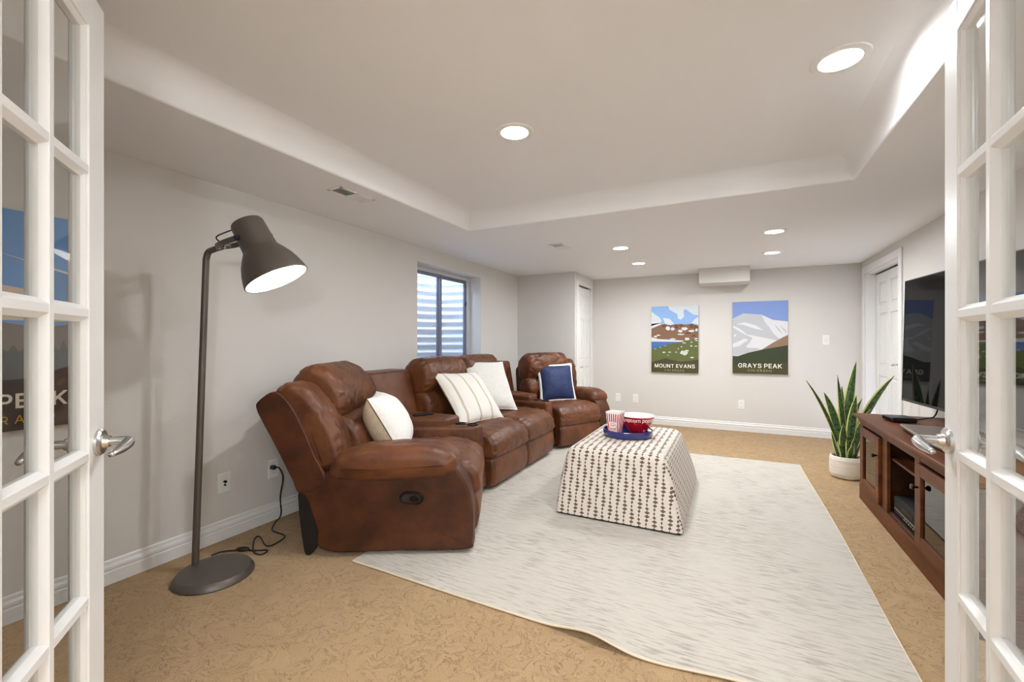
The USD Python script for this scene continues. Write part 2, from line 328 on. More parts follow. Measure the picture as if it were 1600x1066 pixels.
baseboard('baseboard_back', (XR, YB), (CX, YB), 'white stepped baseboard under the two posters')
baseboard('baseboard_right', (XR, on_near(XR)[1] + .02), (XR, 5.16), 'white stepped baseboard behind the media cabinet')
baseboard('baseboard_closet', (CX, CY), (XL, CY), 'white stepped baseboard of the closet corner')

# window: slider set back in the wall, galvanised well outside
wx = XL - WD + .01
w = thing('window_1', 'basement slider window above the sofa, set deep in the wall', 'window', (wx, (WY0 + WY1) / 2, WZ0)); tag(w, kind='structure')
hw, hh = (WY1 - WY0) / 2, WZ1 - WZ0
def ringbox(x0, x1, y0, y1, z0, z1, t):
    return cat_(cbox(x0, x1, y0, y1, z0, z0 + t), cbox(x0, x1, y0, y1, z1 - t, z1), cbox(x0, x1, y0, y0 + t, z0 + t, z1 - t), cbox(x0, x1, y1 - t, y1, z0 + t, z1 - t))
obj('window_frame', ringbox(-.035, .03, -hw, hw, 0, hh, .045), M_alu, w)
obj('sash', ringbox(-.004, .022, -hw + .046, .02, .046, hh - .046, .032), M_winframe, w)
obj('sash', ringbox(-.032, -.008, -.02, hw - .046, .046, hh - .046, .032), M_winframe, w)
obj('pane', box(.008, .011, -hw + .079, -.013, .079, hh - .079), M_glass, w)
obj('pane', box(-.020, -.017, .013, hw - .079, .079, hh - .079), M_glass, w)
obj('latch', cbox(-.006, .006, hw - .066, hw - .056, hh * .70, hh * .70 + .045), M_dark, w)
obj('latch', cbox(-.006, .006, hw - .066, hw - .056, .10, .145), M_dark, w)
M_galv = noisy('galvanised_steel', L(214, 218, 224), L(228, 231, 236), (4, 4, 30), .45, spec=.5)
nz, na = 140, 40
zz = np.linspace(.35, 2.45, nz); aa = np.linspace(-math.pi / 2, math.pi / 2, na)
V = []
for z in zz:
    rr = .022 * math.sin(2 * math.pi * z / .098)
    for a in aa:
        ca, sa = math.cos(a), math.sin(a)
        rx = (abs(ca) ** .55) * (.60 + rr); ry = math.copysign(abs(sa) ** .55, sa) * (.72 + rr)
        V.append((-rx, ry, z))
Fg = []
for i in range(nz - 1):
    for k in range(na - 1):
        a = i * na + k; Fg += [(a, a + 1, a + na + 1), (a, a + na + 1, a + na)]
well = thing('window_well', 'corrugated galvanised window well outside the basement window', 'window well', (XL - WD - .005, (WY0 + WY1) / 2, 0)); tag(well, kind='structure')
obj('corrugated_wall', trimesh.Trimesh(V, Fg, process=False), M_galv, well, smooth=True)
obj('gravel', extrude(Polygon([(-.66, -.76), (0, -.76), (0, .76), (-.66, .76)]), .30, .36), M_grey_lv, well)

# ---------------------------------------------------------------- interior doors
def panel_slab(w_, h_, t, rows, cols, st=.10):
    """moulded slab in local (u along width, z up), front face towards -n (local y negative): core, stiles, rails and raised panels"""
    core = cbox(0, w_, -t + .012, 0, 0, h_, .002)
    ps = []
    cw_ = (w_ - st * (cols + 1)) / cols
    frame_ = [cbox(i * (cw_ + st), i * (cw_ + st) + st, -t, -t + .014, 0, h_, .003) for i in range(cols + 1)]
    zs = [0] + [r for r in rows]
    for (za, zb) in rows:
        for i in range(cols):
            u0 = st + i * (cw_ + st)
            ps.append(cbox(u0 + .022, u0 + cw_ - .022, -t + .002, -t + .014, za + .022, zb - .022, .008))
    last = 0
    for (za, zb) in list(rows) + [(h_, h_)]:
        for i in range(cols):
            u0 = st + i * (cw_ + st); frame_.append(cbox(u0 - .001, u0 + cw_ + .001, -t, -t + .014, last, za, .003))
        last = zb
    return core, frame_, ps
def lever_mesh(L_=.11):
    """lever handle: rose in the xy plane, spindle along +z, lever bending towards +x and drooping"""
    rose = lathe([(0, 0), (.031, 0), (.031, .006), (.027, .010), (.016, .011), (.013, .022), (0, .022)], 32)
    P = spline([(0, 0, .015), (0, 0, .045), (.004, -.001, .056), (.02, -.003, .060), (.055, -.007, .060), (L_, -.011, .054)], 6)
    r = np.interp(np.linspace(0, 1, len(P)), [0, .45, .62, .82, 1], [.0095, .010, .0125, .011, .006])
    return rose, tube(P, r, 14)
d2 = thing('door_2', 'white six-panel door with a lever in the right wall', 'door', (XR + .10, DOY1 - .01, .008)); tag(d2, kind='structure')
def to_right(m):      # local u -> -y, local y -> x : faces -x
    m = tm(m).copy(); m.apply_transform(np.array([[0, 1, 0, .04], [-1, 0, 0, 0], [0, 0, 1, 0], [0, 0, 0, 1.]])); return m
core, fr, ps = panel_slab(.90, 1.955, .04, [(.22, .80), (.92, 1.50), (1.60, 1.85)], 2, .11)
obj('slab', to_right(core), M_trim, d2)
for f_ in [cat_(*fr)]: obj('frame_face', to_right(f_), M_trim, d2)
for p_ in ps: obj('raised_panel', to_right(p_), M_trim, d2)
rose, lev = lever_mesh()
def on_face(m, o, X, Y, Z): return rot_to(m, X, Y, Z, o)
hd = obj('door_handle', on_face(rose, (0, -.855, .955), (0, 1, 0), (0, 0, 1), (-1, 0, 0)), M_nickel, d2, smooth=35, label='satin nickel lever')
obj('lever', on_face(lev, (0, -.855, .955), (0, 1, 0), (0, 0, 1), (-1, 0, 0)), M_nickel, hd, smooth=True)
def casing_run(axis, face, out, u0, u1, z1, wdt=.075, th=.016):
    """three-sided casing around an opening u0..u1, on the wall plane 'face' of x, standing proud by th towards out"""
    a, b = sorted((face, face + out * th)); a2, b2 = sorted((face, face + out * th * .6))
    return cat_(cbox(a, b, u0 - wdt, u0, 0, z1 + wdt, .004), cbox(a, b, u1, u1 + wdt, 0, z1 + wdt, .004), cbox(a, b, u0, u1, z1, z1 + wdt, .004))
struct('trim_1', cat_(casing_run(0, XR, -1, DOY0, DOY1, DOZ), box(XR, XR + .10, DOY1 - .008, DOY1 + .0, 0, DOZ), box(XR, XR + .10, DOY0, DOY0 + .008, 0, DOZ), box(XR, XR + .10, DOY0, DOY1, DOZ - .008, DOZ), cbox(XR + .105, XR + .15, DOY0 + .002, 5.495, 0, DOZ)), M_trim, 'white casing and jambs of the right-hand door', 'door casing')
struct('recess_shade_panel', box(XR + .15, XR + .18, DOY0 - .05, DOY1 + .05, -.02, DOZ + .05), M_gap_shade, 'dark-painted panel standing for shade behind the right-hand door', 'wall')  # dark sheet paints the shade behind the door
d3 = thing('door_3', 'narrow white closet door beside the left poster', 'door', (CX, 5.80, .01)); tag(d3, kind='structure')
def to_left(m):       # local u -> +y, faces +x
    m = tm(m).copy(); m.apply_transform(np.array([[0, -1, 0, -.035], [1, 0, 0, 0], [0, 0, 1, 0], [0, 0, 0, 1.]])); return m
core, fr, ps = panel_slab(.58, 1.95, .035, [(.2, .82), (.92, 1.5), (1.6, 1.85)], 2, .08)
obj('slab', to_left(core), M_trim, d3); obj('frame_face', to_left(cat_(*fr)), M_trim, d3)
for p_ in ps: obj('raised_panel', to_left(p_), M_trim, d3)
struct('trim_2', cat_(casing_run(0, CX, 1, 5.79, 6.39, 1.985), box(CX - .10, CX, 6.385, YB, 0, H), box(CX - .1, CX, CY + .1, 5.795, 0, H), box(CX - .1, CX, 5.79, 6.39, 1.985, H)), M_trim, 'white casing of the narrow closet door', 'door casing')
struct('wall_closet', box(CX - .10, CX - .075, 5.7, YB, -.02, H), M_gap_shade, 'dark-painted panel standing for closet shade behind the narrow door', 'wall')  # dark sheet paints the shade inside the closet

# ---------------------------------------------------------------- french doors (15 panes each)
DW, DH, ST, DT = .656, 1.985, .084, .036
def french_door(name, label, free, tang, side):
    """free: depth,lateral of the free edge's visible face; tang: lateral per depth of the face; side: +1 if the visible face looks to +lateral"""
    u = np.array(cw(1, tang)); u = u / np.linalg.norm(u)                 # from hinge to free edge
    fp = np.array(cw(*free)); hinge = fp - u * DW
    nv = np.array([u[1], -u[0]]) * (1 if side > 0 else -1)               # visible face's outward normal
    t = thing(name, label, 'door', (hinge[0], hinge[1], .008)); tag(t, kind='structure')
    ux, nx = np.array([u[0], u[1], 0]), np.array([nv[0], nv[1], 0])
    def W(m):       # local (u, n, z): n=0 visible face, body goes to n<0
        m = tm(m).copy(); M = np.eye(4); M[:3, 0] = ux; M[:3, 1] = nx; M[:3, 2] = (0, 0, 1); m.apply_transform(M)
        if m.volume < 0: m.invert()
        return m
    rows = [.285 + i * .326 for i in range(6)]             # lower edges of the rails between rows (centres)
    z_lo, z_hi = .285, DH - .085
    cols = [ST + i * (DW - 2 * ST) / 3 for i in range(4)]
    zs = np.linspace(z_lo, z_hi, 6)
    for a, b in ((0, ST), (DW - ST, DW)):
        obj('stile', W(cbox(a, b, -DT, 0, 0, DH, .002)), M_trim, t)
    obj('rail', W(cbox(ST, DW - ST, -DT, 0, 0, z_lo, .002)), M_trim, t)
    obj('rail', W(cbox(ST, DW - ST, -DT, 0, z_hi, DH, .002)), M_trim, t)
    def bars(c, a, b, vert, ends=False):
        e_ = .0004 if vert else .0009; pr = [(w_ * q, -DT / 2 + r_ * (DT / 2 * th - e_)) for w_, th in ((.008, 1.0), (.0095, .94), (.0125, .68), (.0195, .36)) for q in (-1, 1) for r_ in (-1, 1)]
        P = [((c + w_, y, z) if vert else (z, y, c + w_)) for w_, y in pr for z in (a, b)]
        return W(trimesh.convex.convex_hull(np.array(P)))
    for c in cols[1:3]: obj('muntin', bars(c, z_lo, z_hi, True), M_trim, t)
    for z in zs[1:5]: obj('muntin', bars(z, ST, DW - ST, False), M_trim, t)
    mo = []
    bead = [(-.001, .74), (.004, .70), (.0105, .36), (-.001, .36)]
    for axis_, at_, sg, lo_, hi_ in ((0, ST, 1, z_lo, z_hi), (0, DW - ST, -1, z_lo, z_hi), (1, z_lo, 1, ST, DW - ST), (1, z_hi, -1, ST, DW - ST)):
        P = [((at_ + sg * w_, -DT / 2 + q * DT / 2 * th, e) if axis_ == 0 else (e, -DT / 2 + q * (DT / 2 * th - .0003), at_ + sg * w_)) for w_, th in bead for q in (-1, 1) for e in (lo_, hi_)]
        mo.append(trimesh.convex.convex_hull(np.array(P)))
    obj('glazing_bead', W(cat_(*mo)), M_trim, t)
    for i in range(3):
        for j in range(5):
            obj('pane', W(box(cols[i] + .012, cols[i + 1] - .012, -DT / 2 - .0015, -DT / 2 + .0015, zs[j] + .012, zs[j + 1] - .012)), M_glass, t)
    rose, lev = lever_mesh(.105)
    hz, hu = .955, DW - .035
    for nsg, off in ((1, 0.0), (-1, -DT)):
        Z = nx * nsg; X = -ux; Y = np.array([0, 0, 1.0]); o = ux * hu + nx * off + np.array([0, 0, hz])
        h_ = obj('door_handle', rot_to(rose, X, Y, Z, o), M_nickel, t, smooth=35, label='satin nickel lever handle')
        m = rot_to(lev, X, Y, Z, o)
        if m.volume < 0: m.invert()
        obj('lever', m, M_nickel, h_, smooth=True)
    for hz in (.2, 1.0, 1.78):
        obj('hinge', W(tube([(-.006, -DT - .004 + .0, hz), (-.006, -DT - .004, hz + .09)], .006, 8)), M_nickel, t)
    return t
french_door('door_1', 'open white fifteen-pane glass door on the left', (1.05, -.985), -.49, 1)
french_door('door_4', 'open white fifteen-pane glass door on the right', (1.062, 1.057), .60, -1)
struct('trim_3', cat_(*[extrude(Polygon([cw(ND + .012, s * .80), cw(ND + .012, s * .725), cw(ND, s * .725), cw(ND, s * .80)]), 0, 2.1) for s in (-1, 1)], *[extrude(Polygon([cw(ND + .002, s * .724), cw(ND + .002, s * .7), cw(ND - .122, s * .7), cw(ND - .122, s * .724)]), 0, 2.04) for s in (-1, 1)],
      extrude(Polygon([cw(ND + .012, -.80), cw(ND + .012, .80), cw(ND, .80), cw(ND, -.80)]), 2.04, 2.11)), M_trim, 'white casing of the double doorway', 'door casing')

# ---------------------------------------------------------------- recessed lights
can = None
def recessed(x, y, z, label, group=None):
    global can
    if can is None:
        t = thing('recessed_light', label, 'ceiling light', (x, y, z), 0, group); can = t
        obj('trim_ring', lathe([(.068, -.001), (.070, -.006), (.094, -.004), (.098, 0), (.098, .004), (.064, .004), (.066, .0015), (.068, -.001)], 48), M_white_plastic, t, smooth=40)
        obj('lens', lathe([(0, -.0012), (.067, -.0012), (.067, .0022), (0, .0022)], 40), M_can, t, label='glowing diffuser')
        return t
    return copy_of(can, (x, y, z), 0, label, group)
recessed(-.99, 2.005, HT, 'lit recessed light in the tray above the sofa')
recessed(.376, 2.043, HT, 'lit recessed light in the tray nearest the right door')
recessed(-.985, 4.41, H, 'lit recessed light on the left, nearer of the two beyond the tray')
recessed(-.985, 5.38, H, 'lit recessed light on the left, farther of the two beyond the tray')
recessed(.34, 4.33, H, 'lit recessed light on the right, nearer of the two beyond the tray')
recessed(.40, 5.36, H, 'lit recessed light on the right, farther of the two beyond the tray')
hp = cw(-.9, -.35); recessed(hp[0], hp[1], H, 'added recessed fill light on the left of the unseen hallway')  # both hallway cans are added behind the camera as soft fill
hp = cw(-.9, .35); recessed(hp[0], hp[1], H, 'added recessed fill light on the right of the unseen hallway')

hp = cw(-1.0, .1)
hlp = thing('added_fill_globe', 'added glowing globe in the unseen hallway, fill for walls and ceiling', 'fill light', (hp[0], hp[1], 1.74))  # added out of view to brighten walls and ceiling from the front
gl_ = trimesh.creation.icosphere(4, .13); obj('globe', gl_, M_hall_fill, hlp, smooth=True)
obj('rod', lathe([(0, .12), (.03, .12), (.03, .15), (.006, .152), (.006, H - 1.76), (.06, H - 1.755), (.06, H - 1.74), (0, H - 1.74)], 24), M_nickel, hlp, smooth=35)
# vents in the soffit
def vent(x, y, wx_, ly, label, deg=0):
    t = thing('ceiling_vent', label, 'vent', (x, y, H), deg)
    obj('frame', cat_(cbox(-wx_ / 2, wx_ / 2, -ly / 2, -ly / 2 + .022, -.006, .0), cbox(-wx_ / 2, wx_ / 2, ly / 2 - .022, ly / 2, -.006, .0), cbox(-wx_ / 2, -wx_ / 2 + .022, -ly / 2, ly / 2, -.006, .0), cbox(wx_ / 2 - .022, wx_ / 2, -ly / 2, ly / 2, -.006, .0), cbox(-wx_ / 2, wx_ / 2, -.008, .008, -.006, .0)), M_white_plastic, t)
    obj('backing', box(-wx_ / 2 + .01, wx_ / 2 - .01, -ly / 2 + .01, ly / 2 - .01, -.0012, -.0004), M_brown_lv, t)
    for half in (0, 1):
        a0, a1 = (-ly / 2 + .022, -.008) if half == 0 else (.008, ly / 2 - .022)
        for k in range(9):
            yy = a0 + (k + .5) * (a1 - a0) / 9
            s = cbox(-wx_ / 2 + .02, wx_ / 2 - .02, -.0055, .0055, -.0006, .0006, .0003)
            s.apply_transform(trimesh.transformations.rotation_matrix(math.radians(-38 if half else 38), (1, 0, 0))); s.apply_translation((0, yy, -.0055))
            obj('slat', s, M_white_plastic, t)
vent(-2.165, 2.03, .125, .29, 'white ceiling vent above the floor lamp')
vent(-1.506, 4.06, .14, .26, 'small white ceiling vent beyond the tray')

# ---------------------------------------------------------------- rug
RX0, RX1, RY0, RY1 = -1.83, .605, 1.715, 4.97
nx_, ny_ = 120, 90
xs, ys = np.linspace(RX0, RX1, nx_), np.linspace(RY0, RY1, ny_)
gx, gy = np.meshgrid(xs, ys)
fall = np.exp(-(gy - RY0) / .10)
lift = .030 * np.exp(-((gx + .50) / .13) ** 2) * fall + .005 * np.exp(-((gx - .05) / .2) ** 2) * fall
top = .010 + lift + .0012 * (meshkit.noise(np.stack([gx * 3, gy * 3, gx * 0], -1), 3) - .5)
yy_ = gy + fall * (.010 * np.sin(gx * 2.6 + .6) - .035 * np.exp(-((gx + .30) / .25) ** 2)) + .006 * np.sin(gx * 3) * np.exp(-(RY1 - gy) / .1)
xx_ = gx + .006 * np.sin(gy * 2.3) * np.exp(-(RX1 - gx) / .1)
Vt_ = np.stack([xx_, yy_, top], -1).reshape(-1, 3); Vb_ = Vt_.copy(); Vb_[:, 2] = (lift * .95).reshape(-1) + .001
Fr = []
N_ = nx_ * ny_
for j in range(ny_ - 1):
    a = j * nx_ + np.arange(nx_ - 1)
    Fr += list(np.stack([a, a + 1, a + nx_ + 1], 1)) + list(np.stack([a, a + nx_ + 1, a + nx_], 1)) + list(np.stack([a + N_, a + nx_ + 1 + N_, a + 1 + N_], 1)) + list(np.stack([a + N_, a + nx_ + N_, a + nx_ + 1 + N_], 1))
loop = list(range(nx_)) + [j * nx_ + nx_ - 1 for j in range(1, ny_)] + [N_ - 1 - i for i in range(1, nx_)] + [j * nx_ for j in range(ny_ - 2, 0, -1)]
for a, b in zip(loop, loop[1:] + loop[:1]): Fr += [(a, a + N_, b), (b, a + N_, b + N_)]
rug = thing('area_rug', 'large off-white streaked rug under the ottoman and sofa front', 'rug', (0, 0, 0))
obj('pile', trimesh.Trimesh(np.vstack([Vt_, Vb_]), np.array(Fr), process=False), M_rug, rug, smooth=50)
ed = np.vstack([Vt_, Vb_]); hem = [(ed[i] + ed[i + N_]) / 2 for i in loop]
obj('hem', tube(hem + hem[:1], .0052, 6, cap=False), mat('rug_hem', L(222, 206, 180), .9), rug, smooth=True)
RUGZ = .0105

# ---------------------------------------------------------------- sectional sofa
PB = dict(
    arm_panel=[(-.80, .035), (-.40, .03), (-.03, .032), (.012, .075), (.012, .25), (-.012, .37), (-.055, .45), (-.13, .50), (-.45, .51), (-.775, .475), (-.925, .37), (-.90, .31), (-.85, .16)],
    arm=[(-.775, .49), (-.735, .56), (-.60, .60), (-.38, .612), (-.20, .605), (-.105, .57), (-.075, .515), (-.105, .46), (-.22, .432), (-.45, .425), (-.70, .43), (-.775, .45)],
    seat=[(-.80, .34), (-.79, .455), (-.60, .475), (-.40, .478), (-.20, .48), (-.06, .462), (.02, .41), (.045, .34), (.03, .275), (-.05, .255), (-.40, .255), (-.75, .27)],
    foot=[(-.06, .255), (-.01, .262), (.025, .245), (.04, .15), (.025, .06), (-.01, .035), (-.06, .04), (-.08, .15)],
    shell=[(-.80, .42), (-.935, .355), (-.985, .44), (-1.085, .64), (-1.172, .81), (-1.165, .87), (-1.07, .92), (-.97, .82), (-.86, .58)],
    bolster=[(-.80, .475), (-.715, .54), (-.735, .66), (-.82, .82), (-.91, .925), (-.99, .962), (-1.065, .945), (-1.095, .88), (-1.03, .74), (-.915, .56), (-.85, .485)],
    head=[(-.86, .715), (-.785, .755), (-.765, .84), (-.80, .93), (-.87, 1.01), (-.95, 1.045), (-1.03, 1.03), (-1.09, .95), (-1.06, .84), (-.98, .74)],
    lumbar=[(-.74, .43), (-.655, .50), (-.655, .60), (-.70, .69), (-.79, .75), (-.88, .755), (-.93, .68), (-.90, .55), (-.84, .45)])
sofa = thing('sectional_sofa', 'curved brown suede reclining sectional sofa with two wedge consoles', 'sofa', (-1.70, 3.655, 0))
SO = np.array([-1.70, 3.655, 0])
def placer(origin, deg, flip, k, sx=1.0):
    c, s = math.cos(math.radians(deg)), math.sin(math.radians(deg))
    def P(m, sh=False):
        m = tm(m).copy()
        if sh and k: m = shear(m, k)
        v = m.vertices.copy(); v[:, 0] *= sx
        if flip: v[:, 1] *= -1
        v = np.column_stack([c * v[:, 0] - s * v[:, 1] + origin[0], s * v[:, 0] + c * v[:, 1] + origin[1], v[:, 2]]) - SO
        f = m.faces[:, ::-1] if flip else m.faces
        return trimesh.Trimesh(v, f, process=False)
    return P
def seat_set(P, body, y0, y1, seed, last=True):
    cs = obj('seat_cushion', P(loft(PB['seat'], y0, y1, .035, 8, 30, .010, .014, seed, creases=[(-.44, .478, .025, .010)])), M_leather, body, smooth=60)
    obj('footrest', P(loft(PB['foot'], y0 + .004, y1 - .004, .028, 6, 16, .006, .006, seed + 1)), M_leather, body, smooth=60)
    obj('lumbar_cushion', P(loft(PB['lumbar'], y0, y1, .045, 7, 26, .010, .016, seed + 2), True), M_leather, body, smooth=60)
    obj('headrest', P(loft(PB['head'], y0, y1, .055, 8, 34, .012, .022, seed + 3), True), M_leather, body, smooth=60)
def recliner(P, wdt, seed, lever):
    body = obj('recliner_seat', P(loft(PB['arm_panel'], 0, .20, .016, 6, 10, .006, .004, seed)), M_leather_shade, sofa, smooth=50)
    obj('base_box', P(cbox(-.79, -.06, .19, wdt - .01, .05, .30, .01)), M_leather_shade, body)
    obj('armrest', P(loft(PB['arm'], -.048, .225, .07, 7, 22, .006, .012, seed + 4)), M_leather, body, smooth=60)
    seat_set(P, body, .205, wdt - .006, seed + 10)
    obj('backrest_shell', P(loft(PB['shell'], -.004, wdt - .07, .012, 6, 10, 0, .004, seed + 5), True), M_leather_shade, body, smooth=50)
    obj('side_bolster', P(loft(PB['bolster'], .0, .215, .05, 7, 18, .006, .018, seed + 6), True), M_leather, body, smooth=60)
    obj('mechanism_cover', P(cat_(loft([(-.93, .35), (-.965, .33), (-.93, .02), (-.885, .012), (-.845, .12)], .03, .05, .006, 3, 3), box(-.84, -.80, .10, wdt - .1, .08, .14))), M_black_metal, body)
    if lever:
        pl = tube(spline([(-.385, .0, .33), (-.36, .0, .355), (-.29, .0, .352), (-.262, .0, .325), (-.285, .0, .30), (-.36, .0, .305)], 5, True).tolist() + [(-.385, 0, .33)], .006, 8)
        plate = loft([(-.385, .33), (-.36, .356), (-.29, .352), (-.262, .325), (-.285, .299), (-.36, .304)], -.012, .0, .004, 5, 3)
        l_ = obj('recliner_lever', P(plate), M_dark, body, label='black recessed release lever')
        obj('lever_rim', P(pl.apply_translation((0, -.010, 0))), M_knob, l_, smooth=True)
        obj('pull_tab', P(loft([(-.33, .335), (-.30, .340), (-.278, .325), (-.295, .309), (-.33, .314)], -.018, -.010, .003, 4, 3)), M_knob, l_)
    return body
P1 = placer((-1.30, 2.07), 28.4, False, 0.0)
recliner(P1, .868, 3, True)
P3 = placer((-1.285, 5.235), -27.5, True, .42, .89)
recliner(P3, .85, 41, True)
PL = placer((-1.70, 2.992), 0, False, .36)
lb = obj('loveseat', PL(cbox(-.80, -.06, .006, 1.316, .045, .30, .012)), M_leather_shade, sofa)
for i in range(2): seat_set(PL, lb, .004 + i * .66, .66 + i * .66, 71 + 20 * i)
obj('backrest_shell', PL(loft(PB['shell'], .01, 1.31, .02, 6, 10, 0, .003, 9), True), M_leather_shade, lb, smooth=50)
def console(poly_b, poly_t, lid, cups, back_lo, back_hi, seed):
    S = lambda q: [(x - SO[0], y - SO[1], z) for x, y, z in q]
    c = obj('console', spheres_hull(S([(x, y, .075) for x, y in poly_b] + [(x, y, .515) for x, y in poly_t]), .03, 24), M_leather, sofa, smooth=50)
    obj('console_lid', spheres_hull(S([(x, y, z) for x, y in lid for z in (.535, .575)]), .028, 24), M_leather, c, smooth=50)
    for x, y in cups:
        rg = lathe([(.034, .002), (.036, .006), (.043, .007), (.046, .003), (.046, -.004), (.034, -.004), (.034, .002)], 32); rg.apply_translation((x - SO[0], y - SO[1], .5455))
        k_ = obj('cup_holder', rg, M_knob, c, smooth=40)
        ds = lathe([(0, -.002), (.035, -.002), (.035, .001), (0, .001)], 24); ds.apply_translation((x - SO[0], y - SO[1], .5455)); obj('cup_well', ds, M_gap_shade, k_)  # flat dark disc paints the shade down in the cup holder
    obj('wedge_back', spheres_hull(S(back_lo + back_hi), .035, 24), M_leather, c, smooth=50)
console([(-1.745, 2.875), (-1.745, 2.955), (-2.58, 2.955), (-2.64, 2.66), (-2.50, 2.465)], [(-1.775, 2.88), (-1.775, 2.955), (-2.58, 2.955), (-2.64, 2.66), (-2.50, 2.47)],
        [(-1.98, 2.79), (-1.98, 2.935), (-2.40, 2.935), (-2.40, 2.575)], [(-1.80, 2.905), (-1.90, 2.89)],
        [(-2.36, 2.60, .50), (-2.40, 2.95, .50), (-2.60, 2.62, .40), (-2.60, 2.95, .40)], [(-2.475, 2.49, .92), (-2.52, 2.955, .92), (-2.66, 2.50, .92), (-2.68, 2.955, .92)], 5)
console([(-1.745, 4.355), (-1.745, 4.455), (-2.46, 4.84), (-2.62, 4.68), (-2.58, 4.355)], [(-1.775, 4.355), (-1.775, 4.45), (-2.46, 4.83), (-2.62, 4.68), (-2.58, 4.355)],
        [(-1.98, 4.375), (-1.98, 4.52), (-2.38, 4.72), (-2.38, 4.375)], [(-1.80, 4.40), (-1.90, 4.42)],
        [(-2.36, 4.72, .50), (-2.40, 4.36, .50), (-2.60, 4.68, .40), (-2.60, 4.36, .40)], [(-2.475, 4.80, .92), (-2.52, 4.36, .92), (-2.64, 4.80, .92), (-2.68, 4.36, .92)], 6)
obj('sofa_foot', cat_(*[lathe([(0, 0), (.022, 0), (.026, .05), (0, .05)], 16).apply_translation((x - SO[0], y - SO[1], RUGZ if x > RX0 and RY0 < y < RY1 else 0)) for x, y in [(-1.42, 2.08), (-1.78, 2.72), (-1.80, 3.08), (-1.80, 4.22), (-1.80, 4.42), (-1.44, 5.16), (-2.35, 3.1), (-2.35, 4.2), (-2.05, 1.80), (-2.42, 2.42), (-2.35, 4.82), (-2.0, 5.45)]]), M_dark, sofa)

# ---------------------------------------------------------------- cushions
def cushion_mesh(w_, h_, t, n=46, pinch=.07, seed=0, side=1):
    g = np.linspace(-1, 1, n); u, v = np.meshgrid(g, g)
    x = w_ / 2 * u * (1 - pinch * (1 - v ** 2) * np.abs(u) ** 2); y = h_ / 2 * v * (1 - pinch * (1 - u ** 2) * np.abs(v) ** 2)
    z = t / 2 * np.clip((1 - np.abs(u) ** 2.6), 0, 1) ** .62 * np.clip((1 - np.abs(v) ** 2.6), 0, 1) ** .62
    wr = (meshkit.fbm(np.stack([x * 9, y * 9, x * 0 + seed], -1), 3, seed) - .5) * .016 * np.clip(z / (t / 2) * 2, 0, 1)
    z = (z + wr) * side
    V = np.stack([x, y, z], -1).reshape(-1, 3); F = []
    for j in range(n - 1):
        a = j * n + np.arange(n - 1); F += list(np.stack([a, a + 1, a + n + 1], 1)) + list(np.stack([a, a + n + 1, a + n], 1))
    F = np.array(F)
    if side < 0: F = F[:, ::-1]
    rim = [(x[0, i], y[0, i], 0) for i in range(n)] + [(x[i, -1], y[i, -1], 0) for i in range(1, n)] + [(x[-1, -1 - i], y[-1, -1 - i], 0) for i in range(1, n)] + [(x[-1 - i, 0], y[-1 - i, 0], 0) for i in range(1, n)]
    return trimesh.Trimesh(V, F, process=False), np.array(rim)
def cushion(label, cpos, nrm, size, t, mf, mb, mp, pr=.004, roll=0.0, seed=0, group=None):
    th = thing('throw_pillow', label, 'pillow', cpos, 0, group)
    X, Y, Z = frame(nrm); c, s = math.cos(roll), math.sin(roll); X, Y = c * X + s * Y, -s * X + c * Y
    w_, h_ = size if isinstance(size, tuple) else (size, size)
    f, rim = cushion_mesh(w_, h_, t, seed=seed); b, _ = cushion_mesh(w_, h_, t, seed=seed + 1, side=-1)
    obj('front_cover', rot_to(f, X, Y, Z, (0, 0, 0)), mf, th, smooth=True); obj('back_cover', rot_to(b, X, Y, Z, (0, 0, 0)), mb, th, smooth=True)
    obj('piping', rot_to(tube(rim, pr, 7, cap=False), X, Y, Z, (0, 0, 0)), mp, th, smooth=True)
    return th, (X, Y, Z)
cushion('white pillow with oatmeal back leaning in the nearest recliner', (-2.00, 2.185, .665), (.70, .52, .50), .43, .26, M_pillow_white, M_pillow_tan, M_pillow_cord, seed=1)
# striped linen (thin stripes across the width) written in the pillow's own coordinates
def striped():
    N = {"u": ("uvmap", {}), "s": ("separate_xyz", {}), "m": ("math", {"math_type": "multiply", "value2": 3.6}), "f": ("math", {"math_type": "fraction"}), "a": ("math", {"math_type": "subtract", "value2": .5}), "b": ("math", {"math_type": "absolute"}),
         "r": ("rgb_ramp", {"ramp": [(0, L(200, 186, 166)), (.05, L(200, 186, 166)), (.085, L(236, 232, 225)), (1, L(236, 232, 225))]}), "tc": ("texture_coordinate", {}), "n": ("noise_texture", {"scale": 150.0, "detail": 2}), "bp": ("bump", {"strength": .5, "distance": .003}),
         "p": ("principled_bsdf", {"roughness": .85, "specular_ior_level": .2})}
    return usdkit.material(stage, '/World/Looks/striped_linen', N, [("u.UV", "s.vector"), ("s.x", "m.value1"), ("m.value", "f.value1"), ("f.value", "a.value1"), ("a.value", "b.value1"), ("b.value", "r.fac"), ("r.color", "p.base_color"), ("tc.object", "n.vector"), ("n.fac", "bp.height"), ("bp.normal", "p.normal")], surface="p.BSDF")
M_stripe = striped()
th, (X, Y, Z) = cushion('cream pillow with thin tan stripes, in front on the loveseat', (-2.12, 3.37, .695), (.77, -.06, .63), (.63, .55), .17, M_pillow_white, M_pillow_white, M_pillow_tan, .0035, roll=-.06, seed=4)
n = 46; g = np.linspace(0, 1, n); uu, vv = np.meshgrid(g, g); uvs = np.stack([uu.ravel(), vv.ravel()], 1)
fm = UsdGeom.Mesh.Get(stage, str(th.GetPath()) + '/front_cover')
